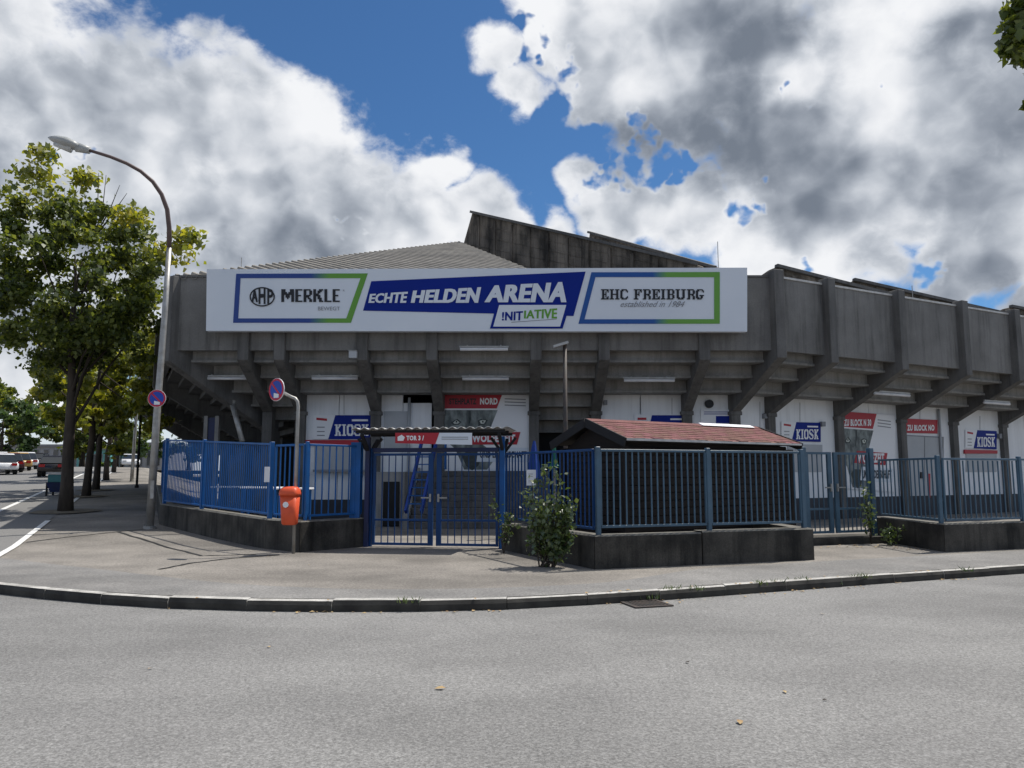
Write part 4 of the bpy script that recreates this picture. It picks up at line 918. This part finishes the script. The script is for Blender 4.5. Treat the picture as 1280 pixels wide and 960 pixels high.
def lamp_post(base, label, first=True):
    x, y, z = base; t = thing('street_lamp', base, label, 'street lamp', 'street lamps along the side street')
    s = 19.0
    P_ = [at(187, 660, 19), at(196, 520, 19), at(206, 390, 19), at(211.5, 310, 19)]
    lo = P_; b = MB(); b.tube(lo, [.10, .085, .072, .062], 14); b.build('pole', 'steel', t, smooth=True)
    px = [(211.5, 310), (211.5, 285), (209, 262), (202, 243), (191, 227), (176, 214), (158, 204), (138, 196), (112, 188)]
    pts = [at(a_, c_, 19 - .15 * i) for i, (a_, c_) in enumerate(px)]
    b = MB(); b.tube(pts, [.06, .058, .055, .052, .049, .046, .043, .04, .037], 12); b.build('arm', 'arm', t, smooth=True)
    e0 = at(112, 188, 17.8); e1 = at(96, 184, 17.75); b = MB(); b.tube([e0, e1], [.09, .12], 10); b.build('lamp_neck', 'lamphead', t, smooth=True)
    c0 = at(99, 184, 17.75); c1 = at(60, 172, 17.6); ax = (c1 - c0); n = 12; b = MB(); prof_ = [(.0, .10), (.15, .15), (.4, .19), (.7, .15), (.9, .08), (1.0, .015)]
    d_ = ax.normalized(); sd_ = d_.cross(V((0, 0, 1))).normalized(); up = sd_.cross(d_)
    for f, r in prof_:
        for j in range(n): tt = 2 * math.pi * j / n; b.v.append(tuple(c0 + ax * f + sd_ * (r * 1.15 * math.cos(tt)) + up * (r * (.75 if math.sin(tt) > 0 else .62) * math.sin(tt))))
    for i in range(len(prof_) - 1):
        for j in range(n): b.f.append((i * n + j, i * n + (j + 1) % n, (i + 1) * n + (j + 1) % n, (i + 1) * n + j)); b.mi.append(0)
    b.f += [tuple(range(n)), tuple((len(prof_) - 1) * n + j for j in range(n - 1, -1, -1))]; b.mi += [0, 0]
    b.build('lamp_head', 'lamphead', t, smooth=True)
    b = MB(); b.tube([c0 + ax * .2 - up * .10, c0 + ax * .75 - up * .085], [.10, .07], 10); b.build('diffuser', 'lampglass', t, smooth=True)
    bb = P_[0]; b = MB(); b.tube([(bb.x, bb.y, bb.z - .1), (bb.x, bb.y, bb.z + .05)], .15, 14); b.build('base_collar', 'steel', t)
    b = MB(); pd = at(190, 612, 18.87); b.box((pd.x - .045, pd.y, pd.z - .22), (pd.x + .045, pd.y + .02, pd.z + .22)); b.build('access_door', 'steel', t, bevel=.004)
    return t
bp = at(187, 660, 19)
lamp = lamp_post((bp.x, bp.y, bp.z), 'tall grey street lamp with brown curved arm at the corner of the low wall')
remember(lamp)
copy_tree(lamp, (-21.6, 44.0, gz(-21.6, 44) - .03), 'second street lamp farther along the side street behind the tree trunks', 0, 1.0)
c = at(196, 498, 18.78); t = thing('no_stopping_sign', c, 'round blue and red no stopping sign clamped to the tall street lamp', 'road sign', 'no stopping signs'); disc_sign(t, c, (.1, -1, 0), .215)
b = MB(); b.tube([c + V((0, .02, -.0)), c + V((0, .2, 0))], .03, 8); b.build('clamp', 'steel', t)
pb = V((-3.99, 14.3, .12)); pole = thing('no_stopping_sign', pb, 'round blue and red no stopping sign on bent grey pole beside the orange bin', 'road sign', 'no stopping signs')
k1 = at(377, 500, 14.3); pts = [tuple(pb), (pb.x, 14.3, k1.z - .12), (pb.x - .015, 14.3, k1.z - .03), (pb.x - .06, 14.3, k1.z + .03), (pb.x - .13, 14.3, k1.z + .055), (at(347, 487, 14.3).x, 14.3, at(347, 487, 14.3).z)]
b = MB(); b.tube(pts, .031, 10); b.build('pole', 'steel', pole, smooth=True)
c = at(345.5, 487, 14.24); disc_sign(pole, c, (-.56, -.83, 0), .215)
# litter bin
bc = at(362, 635, 14.25); bin_ = thing('litter_bin', (bc.x, 14.25, at(362, 655, 14.25).z), 'orange plastic litter bin with hooded lid fixed to the sign pole', 'litter bin')
def loft(b, secs, n=20, pw=4.0):
    for (cx, cy, z, rx, ry) in secs:
        for j in range(n):
            t_ = 2 * math.pi * j / n; cs, sn = math.cos(t_), math.sin(t_)
            b.v.append((cx + rx * math.copysign(abs(cs) ** (2 / pw), cs), cy + ry * math.copysign(abs(sn) ** (2 / pw), sn), z))
    for i in range(len(secs) - 1):
        for j in range(n): b.f.append((i * n + j, i * n + (j + 1) % n, (i + 1) * n + (j + 1) % n, (i + 1) * n + j)); b.mi.append(0)
    b.f += [tuple(range(n)), tuple((len(secs) - 1) * n + j for j in range(n - 1, -1, -1))]; b.mi += [0, 0]
bx, by = bc.x - .0, 14.25; zt = at(362, 608, 14.25).z; z0 = at(362, 656, 14.25).z; H = zt - z0
b = MB(); loft(b, [(bx + .01, by, z0, .11, .10), (bx + .01, by, z0 + .03, .135, .125), (bx, by, z0 + H * .76, .165, .16)]); b.build('body', 'orange', bin_, smooth=True)
b = MB(); loft(b, [(bx, by, z0 + H * .765, .18, .175), (bx, by, z0 + H * .82, .182, .177), (bx, by, z0 + H * .93, .165, .16), (bx, by + .01, z0 + H * .985, .12, .11), (bx, by + .015, z0 + H, .06, .05)]); b.build('lid', 'orange', bin_, smooth=True)
b = MB(); b.box((bx - .19, by - .10, z0 + H * .84), (bx - .13, by + .10, z0 + H * .93)); b.build('slot', 'void', bin_)
b = MB(); b.extr([(bx - .03 + .055 * math.cos(t_), by - .157, z0 + H * .53 + .055 * math.sin(t_)) for t_ in np.linspace(0, 5.6, 8)], [(bx - .03 + .055 * math.cos(t_), by - .153, z0 + H * .53 + .055 * math.sin(t_)) for t_ in np.linspace(0, 5.6, 8)]); b.build('sticker', 'white', bin_)
b = MB(); b.box((bx + .14, by - .03, z0 + H * .5), (pb.x - .02, by + .04, z0 + H * .6)); b.build('bracket', 'steel', bin_)
# pale round bar behind the bin
# gully grate
gc = V((1.62, 9.52, 0)); t = thing('drain_grate', (gc.x, gc.y, .0), 'rusty iron gully grate in the road against the kerb', 'drain grate')
ga = V((.95, .3)).normalized(); gn = V((-ga.y, ga.x))
b = MB()
for (x0, x1, y0, y1) in ((-.25, .25, -.22, -.18), (-.25, .25, .18, .22), (-.25, -.21, -.18, .18), (.21, .25, -.18, .18)): b.obox(gc, ga, gn, x0, x1, y0, y1, .003, .018)
b.build('frame', 'iron', t)
for i in range(9): b = MB(); x = -.18 + .045 * i; b.obox(gc, ga, gn, x - .011, x + .011, -.178, .178, .004, .015); b.build('bar', 'iron', t)
b = MB(); b.obox(gc, ga, gn, -.2, .2, -.178, .178, .001, .0035); b.build('pit', 'void', t)

# ------------------------------------------------------------------ plants
def leaves(cent, spread, n, size, up=.5, flat=.6):
    """n leaf faces round the given clump centres -> vertices, faces"""
    cent = np.array(cent); idx = rng.integers(0, len(cent), n); sp_ = np.array(spread)[idx][:, None]
    p = cent[idx] + rng.normal(0, 1, (n, 3)) * sp_ * np.array([1, 1, flat])
    a = rng.normal(0, 1, (n, 3)); a[:, 2] -= .35; a /= np.linalg.norm(a, axis=1)[:, None]
    nn = rng.normal(0, 1, (n, 3)); nn[:, 2] += up; s = np.cross(a, nn); s /= np.linalg.norm(s, axis=1)[:, None] + 1e-9; nn = np.cross(s, a)
    L = (size * rng.uniform(.6, 1.35, n))[:, None]
    v = np.stack([p - a * L * .5, p - a * L * .05 + s * L * .36 + nn * L * .1, p + a * L * .5 - nn * L * .08, p - a * L * .05 - s * L * .36 + nn * L * .1], 1).reshape(-1, 3)
    f = np.arange(4 * n).reshape(-1, 4)
    return v, f
def leaf_obj(name, v, f, m, parent, stuff=False):
    me = bpy.data.meshes.new(name); r = ROOT[parent.name] if parent else V((0, 0, 0))
    me.vertices.add(len(v)); me.vertices.foreach_set('co', (v - np.array(r)).astype(np.float32).ravel())
    me.loops.add(f.size); me.loops.foreach_set('vertex_index', f.ravel().astype(np.int32))
    me.polygons.add(len(f)); me.polygons.foreach_set('loop_start', (np.arange(len(f)) * 4).astype(np.int32))
    me.update(calc_edges=True); me.materials.append(M[m]); o = bpy.data.objects.new(name, me); C.objects.link(o)
    if parent: o.parent = parent
    return o
def tree(base, H, tr, crown, label, n, size, m, nclump=70, group=None, nlimb=14, cat='tree', lean=(0, 0), seed=1, sparse=1.0):
    global rng; rng = np.random.default_rng(seed); rd = random.Random(seed)
    bx, by, bz = base; cx, cy, cz, rx, ry, rz = crown; t = thing('tree', base, label, cat, group)
    b = MB(); top = V((cx + lean[0], cy, cz + rz * .35)); pts = []; rad = []
    for k in range(9):
        f = k / 8; pts.append((bx + (top.x - bx) * f ** 1.6 + rd.uniform(-.05, .05) * (k > 0), by + (top.y - by) * f ** 1.6, bz - .1 + (top.z - bz + .1) * f)); rad.append(tr * ((1.25 if k == 0 else 1.0) * (1 - f) ** .75 + .12))
    b.tube(pts, rad, 12); b.build('trunk', 'bark', t, smooth=True)
    cl = []; sp_ = []
    while len(cl) < nclump:
        p = np.array([rd.gauss(0, 1) for _ in range(3)]); p /= np.linalg.norm(p); r = rd.uniform(.35, 1) ** .55 * rd.uniform(.85, 1.12)
        q_ = np.array([cx, cy, cz]) + p * r * np.array([rx, ry, rz])
        if q_[2] < cz - rz * .85 and rd.random() < .5: continue
        cl.append(q_); sp_.append(rd.uniform(.13, .32) * (rx + rz) / 7)
    for k in range(nlimb):
        f = .32 + .6 * k / nlimb; i = min(7, int(f * 8)); p0 = V(pts[i]).lerp(V(pts[i + 1]), f * 8 - i)
        c_ = V(cl[rd.randrange(len(cl))]); mid = p0.lerp(c_, .5) + V((rd.uniform(-.2, .2), rd.uniform(-.2, .2), rd.uniform(-.15, .4)))
        bb = MB(); r0 = tr * .42 * (1 - f * .6); bb.tube([p0, mid, c_], [r0, r0 * .6, r0 * .2], 7); bb.build('limb', 'bark', t, smooth=True)
    v, f = leaves(cl, sp_, n, size); leaf_obj('crown', v, f, m, t)
    remember(t); return t
z = gz(-13.6, 23.7)
tree((-13.6, 23.7, z), 12, .17, (-13.75, 23.6, 7.35, 2.95, 2.5, 3.0), 'tall loose maple nearest the corner, its crown against the clouds', 34000, .16, 'leaf', 170, 'trees along the side street', 18, seed=3)
t0 = bpy.data.objects['tree']
# second crown lobe rising at the upper left of that tree, sun highlights painted in by yellower leaves
rng = np.random.default_rng(5); v, f = leaves([(-15.2, 23.5, 11.0), (-15.0, 23.5, 11.7), (-14.6, 23.7, 10.4), (-13.6, 23.6, 10.9), (-12.0, 23.5, 9.6), (-10.2, 23.4, 8.9), (-15.9, 23.4, 10.2), (-10.6, 23.4, 8.5), (-16.6, 23.5, 8.7)], [.3, .22, .36, .26, .3, .22, .42, .32, .5], 1700, .2); leaf_obj('upper_crown', v, f, 'leaf_yellow', t0)
b = MB()
for (tip) in ((-12.9, 23.5, 11.0), (-12.5, 23.6, 10.7), (-13.2, 23.6, 11.1), (-12.2, 23.5, 10.4)): b.tube([(-13.3, 23.6, 8.8), ((-13.3 + tip[0]) / 2 + .1, 23.6, 9.8), tip], [.03, .018, .007], 5)
b.build('bare_twigs', 'bark', t0)
for i, (x, y, cz, rr, m, lab) in enumerate(((-16.9, 30.8, 7.0, 3.0, 'leaf_yellow', 'bright yellow green street tree, second in the row'), (-18.9, 35.2, 6.6, 2.6, 'leaf_yellow', 'slim dark trunked street tree, third in the row'), (-24.1, 46, 7.2, 3.2, 'leaf', 'street tree with forked base, fourth in the row'), (-30.9, 60, 8, 3.4, 'leaf', 'farthest street tree of the row, beside the distant white car'))):
    tree((x, y, gz(x, y)), 10, .14, (x + .3, y, cz + gz(x, y) - 1.7, rr, rr, rr * 1.1), lab, 9500, .26, m, 55, 'trees along the side street', 9, seed=20 + i)
tree((-21, 62, gz(-21, 62)), 10, .2, (-21, 62, 7, 3.5, 3, 3.6), 'dense tree beyond the arena flank at the end of the pavement', 3500, .45, 'leaf', 40, None, 6, seed=31)
bgt = [(-62, 78, 6.0, 4.6), (-57, 84, 7.0, 4.4), (-53, 80, 5.6, 4.0), (-50, 90, 7.2, 4.5), (-45, 88, 6.2, 4.2), (-66, 96, 8.5, 5.5), (-41, 98, 7.0, 4.6), (-58, 104, 9.0, 5.6), (-34, 96, 6.8, 4.2)]
labs = ['round green tree beyond the parked cars at the left photo edge', 'taller green tree second from the left photo edge beyond the parked cars', 'low bushy tree in front of the far tree row', 'green tree left of the nearest trunk beyond the car park', 'dark green tree right behind the nearest maple trunk', 'tall far tree rising over the car park at far left', 'far green tree beside the teal building', 'big distant tree over the middle of the car park', 'far tree at the end of the side street']
for i, (x, y, cz, rr) in enumerate(bgt):
    tree((x, y, 2.1), 9, .22, (x, y, cz + .3, rr * 1.2, rr * .8, rr * 1.0), labs[i], 6500, .5, ('leaf_dark', 'leaf')[i % 2], 38, 'trees beyond the car park', 6, seed=50 + i)
# overhanging sprig at the upper right, from a tree standing just outside the view
SY = 4.7
sp_t = thing('tree', (6.6, 5.2, .0), 'maple with drooping leafy twigs at the upper right edge', 'tree', None)
b = MB(); b.tube([(6.6, 5.2, -.1), (6.5, 5.2, 2.4), (6.4, 5.1, 4.6), (6.5, 5.1, 6.4)], [.17, .14, .1, .04], 10); b.build('trunk', 'bark', sp_t, smooth=True)
e1 = at(1284, 60, SY); b = MB(); b.tube([(6.42, 5.1, 4.2), (4.6, 4.8, 4.75), tuple(e1)], [.04, .02, .007], 7); b.build('limb', 'bark', sp_t)
rng = np.random.default_rng(9)
cl = [at(1275, 10, SY), at(1272, 36, SY), at(1280, 62, SY), at(1268, 58, SY + .03), at(1285, 40, SY + .1), at(1290, 66, SY), at(1288, 8, SY + .1), at(1288, 130, SY), at(1300, 60, SY + .2), at(1312, 30, SY + .2)]
v, f = leaves([tuple(p) for p in cl] + [(6.2, 5.1, 6.2), (5.8, 5.0, 5.4), (7.0, 5.4, 5.8), (7.4, 5, 5.2), (5.5, 5.1, 5.6)], [.04] * 7 + [.008, .05, .07, .45, .4, .5, .5, .3], 2600, .075, flat=1.0)
leaf_obj('crown', v, f, 'leaf', sp_t)
# bush at the wall corner
bush = thing('bush', (.5, 12.35, .12), 'leafy green bush growing in front of the low wall corner', 'bush')
rng = np.random.default_rng(4); st = []; cl = []; spd = []; b = MB()
for k in range(24):
    tx = .58 + random.uniform(-.34, .32); hh = random.uniform(.35, 1.0) if k > 4 else (1.52, 1.42, 1.3, 1.02, 1.1)[k]
    if k <= 4: tx = (.52, .74, .32, .9, .3)[k]
    p0 = V((.55 + random.uniform(-.12, .12), 12.32 + random.uniform(-.08, .05), .1)); p1 = V((tx, 12.2 + .25 * (.6 - tx) + random.uniform(-.12, .1), .12 + hh))
    mid = p0.lerp(p1, .5) + V(((tx - .55) * .25, random.uniform(-.05, .03), .03)); b.tube([p0, mid, p1], [.014, .01, .005], 5)
    for f_ in (.35, .5, .65, .8, .92, 1.0):
        q_ = (p0.lerp(mid, f_ * 2) if f_ < .5 else mid.lerp(p1, f_ * 2 - 1)); cl.append(tuple(q_)); spd.append(.075)
b.build('stems', 'bark', bush)
v, f = leaves(cl, spd, 1500, .085, .8, 1.0); leaf_obj('leaves', v, f, 'leaf_bush', bush)
for (x, y, h, lab) in ((7.45, 16.2, 1.15, 'young weed tree growing through the side gate'), (7.75, 15.9, .35, 'low green weed beside the side gate step'), (-.15, 14.3, .95, 'small leafy sprout on the low wall by the gate post')):
    t = thing('weed', (x, y, .12), lab, 'weed'); b = MB(); cl = []
    for k in range(5):
        p1 = V((x + random.uniform(-.16, .16), y + random.uniform(-.1, .1), .12 + h * random.uniform(.6, 1))); b.tube([(x, y, .1), ((x + p1.x) / 2, (y + p1.y) / 2, .12 + h * .4), p1], [.008, .006, .003], 5); cl += [tuple(V((x, y, .12)).lerp(p1, f_)) for f_ in (.4, .6, .75, .9, 1)]
    b.build('stems', 'bark', t); v, f = leaves(cl, [.06] * len(cl), 160, .075, .8, 1.0); leaf_obj('leaves', v, f, 'leaf_bush', t)
# weeds, litter and fallen leaves in the gutter
cl = []; 
for x in (2.3, 2.9, 3.3, 3.6, 3.95, 4.3, 4.45, 4.9, 5.0, 2.0, 1.7, -1.2, 6.9): cl.append((x, kys(x) + random.uniform(-.02, .12), .10 if random.random() < .6 else .03))
rng = np.random.default_rng(14)
def blades(cl, n, h):
    c_ = np.array(cl)[rng.integers(0, len(cl), n)] + rng.normal(0, 1, (n, 3)) * np.array([.07, .025, .0]); d_ = rng.normal(0, 1, (n, 3)) * .5; d_[:, 2] = 1; L = (h * rng.uniform(.4, 1.2, n))[:, None]
    s_ = np.cross(d_, rng.normal(0, 1, (n, 3))); s_ /= np.linalg.norm(s_, axis=1)[:, None]; w_ = .007
    v = np.stack([c_ - s_ * w_, c_ + s_ * w_, c_ + d_ * L * .6 + s_ * w_, c_ + d_ * L], 1).reshape(-1, 3); return v, np.arange(4 * n).reshape(-1, 4)
v, f = blades(cl, 260, .075); o = leaf_obj('kerb_weeds', v, f, 'leaf_bush', None); setp(o, 'small green and straw weeds sprouting along the kerb joint', 'weeds', None, 'stuff')
def litter(name, m, spots, n, size, label):
    pts = []
    for _ in range(n):
        x, y, sx, sy = spots[rng.integers(0, len(spots))]; xx = x + rng.normal() * sx; yy = y + rng.normal() * sy; pts.append((xx, yy))
    v = []; 
    for xx, yy in pts:
        zz = (gz(xx, yy) + .012 if yy > kys(xx) + .01 else .008); a_ = rng.uniform(0, 6.3); L = size * rng.uniform(.5, 1.3); c_, s_ = math.cos(a_), math.sin(a_)
        for u, w, h in ((-.5, 0, 0), (0, .3, .18), (.5, 0, .05), (0, -.3, .1)): v.append((xx + (u * c_ - w * s_) * L, yy + (u * s_ + w * c_) * L, zz + h * L))
    o = leaf_obj(name, np.array(v), np.arange(len(v)).reshape(-1, 4), m, None); setp(o, label, 'leaf litter', None, 'stuff')
sp_l = [(x, kys(x) - .05, .25, .03) for x in (1.3, 1.6, 1.9, 2.6, 3.2, 3.7, 4.3, 4.8, 5.6, -.5, -1.8, -2.4, -4.0, 6.4)]
litter('gutter_leaves', 'dryleaf', sp_l, 110, .055, 'dry brown leaves lying in the gutter below the kerb')
litter('gate_leaves', 'dryleaf', [(7.3, 15.6, .5, .15), (7.7, 15.2, .3, .2), (6.6, 15.4, .4, .1)], 60, .06, 'dry leaves and twigs scattered before the side gate step')
for i, (px, py, s, lab) in enumerate(((550, 860, .085, 'pale dry leaf alone on the road in the middle foreground'), (925, 902, .075, 'yellowish leaf lying on the near road right of centre'), (1028, 767, .06, 'small pale leaf on the road below the hut corner'), (336, 695, .06, 'cream scrap of leaf on the plaza left of the litter bin'), (859, 827, .05, 'dark leaf bit on the road right of centre'), (1031, 874, .04, 'tiny dark leaf scrap on the right foreground road'), (981, 864, .05, 'pale leaf fragment left of the tiny dark scrap'), (386, 706, .06, 'pale leaf on the plaza in front of the sign pole'), (188, 835, .05, 'light leaf scrap on the road at the left foreground'), (336, 808, .05, 'small brown leaf on the road below the curved kerb'))):
    r = ray(px, py); zz = .012 if py > 770 or px > 1000 else .13; tt = (zz - CAMZ) / r.z; p = V((0, 0, CAMZ)) + r * tt; a_ = i * 1.3; b = MB()
    pts = [(-.5, 0, .0), (-.2, .22, .12), (.15, .28, .16), (.5, .03, .06), (.2, -.26, .1), (-.2, -.2, .05)]
    b.poly([(p.x + (u * math.cos(a_) - w * math.sin(a_)) * s, p.y + (u * math.sin(a_) + w * math.cos(a_)) * s, p.z - .004 + h * s) for u, w, h in pts], [(0, 1, 5), (1, 2, 4, 5), (2, 3, 4)])
    t = b.build('fallen_leaf', 'dryleaf' if i not in (4, 5) else 'bark', None, fixn=False); setp(t, lab, 'leaf', 'fallen leaves on road and plaza')
# soil rings at the street trees
for i, (x, y, r) in enumerate(((-13.6, 23.7, .95), (-16.9, 30.8, .8), (-18.9, 35.2, .8))):
    b = MB(); n = 18; b.v = [(x, y, gz(x, y) + .05)] + [(x + r * math.cos(t_) * (1 + .1 * math.sin(5 * t_)), y + r * math.sin(t_), gz(x + r * math.cos(t_), y + r * math.sin(t_)) + .03) for t_ in np.linspace(0, 2 * math.pi, n, endpoint=False)]
    b.f = [(0, 1 + j, 1 + (j + 1) % n) for j in range(n)]; b.mi = [0] * n; b.build('tree_pit', 'soil')['kind'] = 'structure'

# ------------------------------------------------------------------ far left: cars, container, buildings
def car(loc, rz, paint, label, L=4.1, W=1.75, H=1.46):
    t = thing('parked_car', loc, label, 'car', 'cars along the side street'); ROOT[t.name] = V((0, 0, 0))
    b = MB(); hs = [(-L / 2, .35), (-L / 2 + .05, .78), (-L * .36, .92), (L * .18, .95), (L * .44, .82), (L / 2, .62), (L / 2 - .02, .3)]
    b.extr([(x, -W / 2, z_) for x, z_ in hs], [(x, W / 2, z_) for x, z_ in hs]); b.build('body', paint, t, bevel=.06, smooth=True)
    b = MB(); A = [(-L * .46, .86), (-L * .36, H - .07), (-L * .05, H), (L * .08, H - .06), (L * .26, .92)]
    ins = [.08, .2, .2, .2, .08]
    b.extr([(x, -W / 2 + k_, z_) for (x, z_), k_ in zip(A, ins)], [(x, W / 2 - k_, z_) for (x, z_), k_ in zip(A, ins)]); b.build('glasshouse', 'glass', t, bevel=.03)
    b = MB(); b.hexa([(-L * .36, -W / 2 + .19, H - .075), (L * .07, -W / 2 + .19, H - .06), (L * .07, W / 2 - .19, H - .06), (-L * .36, W / 2 - .19, H - .075), (-L * .33, -W / 2 + .25, H + .012), (L * .03, -W / 2 + .25, H + .018), (L * .03, W / 2 - .25, H + .018), (-L * .33, W / 2 - .25, H + .012)]); b.build('roof', paint, t, bevel=.02)
    for sx in (-.32, .31):
        for sy in (-1, 1):
            b = MB(); b.tube([(L * sx, sy * (W / 2 - .2), .31), (L * sx, sy * (W / 2 + .01), .31)], .31, 16); w = b.build('wheel', 'rubber', t)
            b = MB(); b.tube([(L * sx, sy * (W / 2 - .05), .31), (L * sx, sy * (W / 2 + .02), .31)], .19, 12); b.build('rim', 'steel', w)
    for sy in (-1, 1):
        b = MB(); b.box((-L / 2 - .02, sy * W * .34 - .16, .62), (-L / 2 + .08, sy * W * .34 + .16, .8)); b.build('tail_light', 'taillight', t)
        b = MB(); b.box((L / 2 - .14, sy * W * .34 - .16, .6), (L / 2 + .0, sy * W * .34 + .16, .74)); b.build('headlight', 'lampglass', t)
    ROOT[t.name] = V(loc); t.rotation_euler = (0, 0, rz); return t
ang = math.atan2(UDIR.y, UDIR.x)
for (px, Y, paint, lab, da) in ((2, 55, 'carwhite', 'white parked car cut by the left photo edge', .3), (11, 60, 'carred', 'dark red parked car beside the white one at far left', .3), (22, 64, 'caryellow', 'tan parked car in the row at far left', .3), (31, 68, 'carwhite', 'white parked hatchback at the right end of the far left row', .3), (-2, 72, 'carwhite', 'white car roof showing behind the parked row', .3), (45, 80, 'carblack', 'black car parked under the trees beyond the row', .2), (52, 82, 'carblack', 'second black car under the trees, nearer the trunk', .2)):
    x = (px - 640) / F * Y; car((x, Y, gz(x, Y)), ang + da, paint, lab)
car((-30.2, 51, gz(-30.2, 51)), ang, 'carblack', 'dark hatchback driving away along the side street', 3.7, 1.55, 1.36)
x = (165 - 640) / F * 84; car((x, 84, gz(x, 84)), ang + 3.2, 'carwhite', 'distant white car at the end of the pavement')
cx, cy = -18.2, 31.4; z = gz(cx, cy); t = thing('street_container', (cx, cy, z), 'teal and dark blue container on two legs behind the maple trunk', 'container')
b = MB(); b.box((cx - .45, cy - .3, z + .55), (cx + .25, cy + .3, z + .86)); b.build('upper_body', 'teal', t, bevel=.02)
b = MB(); b.hexa([(cx - .38, cy - .2, z + .16), (cx + .18, cy - .2, z + .16), (cx + .18, cy + .2, z + .16), (cx - .38, cy + .2, z + .16), (cx - .52, cy - .3, z + .548), (cx + .3, cy - .3, z + .548), (cx + .3, cy + .3, z + .548), (cx - .52, cy + .3, z + .548)]); b.build('lower_body', 'navy', t)
b = MB(); b.box((cx - .48, cy - .33, z + .862), (cx + .28, cy + .33, z + .89)); b.build('lid', 'flash', t)
for sx in (-.5, .26):
    for sy in (-.22, .22): b = MB(); b.beam((cx + sx, cy + sy, z - .02), (cx + sx, cy + sy, z + .56), .06, .06); b.build('leg', 'nearblack', t)
def building(px0, px1, Y, zt, m, label, rows_, cols, zb=1.5, trim='render_pale'):
    x0, x1 = (px0 - 640) / F * Y, (px1 - 640) / F * Y; t = thing('far_building', ((x0 + x1) / 2, Y, zb), label, 'building')
    b = MB(); b.box((x0, Y, zb - 1), (x1, Y + 12, zt)); b.build('wall', m, t)
    b = MB(); b.box((x0 - .3, Y - .3, zt + .003), (x1 + .3, Y + 12.3, zt + .4)); b.build('roof', 'printgrey', t)
    for r in range(rows_):
        for c_ in range(cols):
            wx = x0 + (x1 - x0) * (c_ + .5) / cols; wz = zb + (zt - zb) * (r + .55) / rows_; ww = (x1 - x0) / cols * .3; wh = (zt - zb) / rows_ * .28
            b = MB(); b.box((wx - ww, Y - .06, wz - wh), (wx + ww, Y + .02, wz + wh)); fr = b.build('window', trim, t); b = MB(); b.box((wx - ww + .1, Y - .09, wz - wh + .1), (wx + ww - .1, Y - .061, wz + wh - .1)); b.build('pane', 'glass', fr)
building(92, 140, 118, 5.2, 'tealwall', 'teal panelled low building at the end of the side street', 1, 6)
building(-30, 90, 128, 6.0, 'render_pale', 'pale long building behind the car park trees', 2, 10)
building(150, 205, 120, 6.0, 'render_pale', 'pale grey building behind the distant white car', 1, 5)
pp = V(at(171, 606, 37.5)); gzp = gz(pp.x, 37.5); t = thing('sign_post', (pp.x, 37.5, gzp), 'thin dark post beside the arena fence farther along the pavement', 'post')
b = MB(); b.tube([(pp.x, 37.5, gzp), (pp.x, 37.5, gzp + 3.6)], .06, 8); b.build('pole', 'nearblack', t); b = MB(); b.tube([(pp.x, 37.5, gzp - .02), (pp.x, 37.5, gzp + .12)], .1, 8); b.build('base_collar', 'nearblack', t)
bpy.context.view_layer.update()
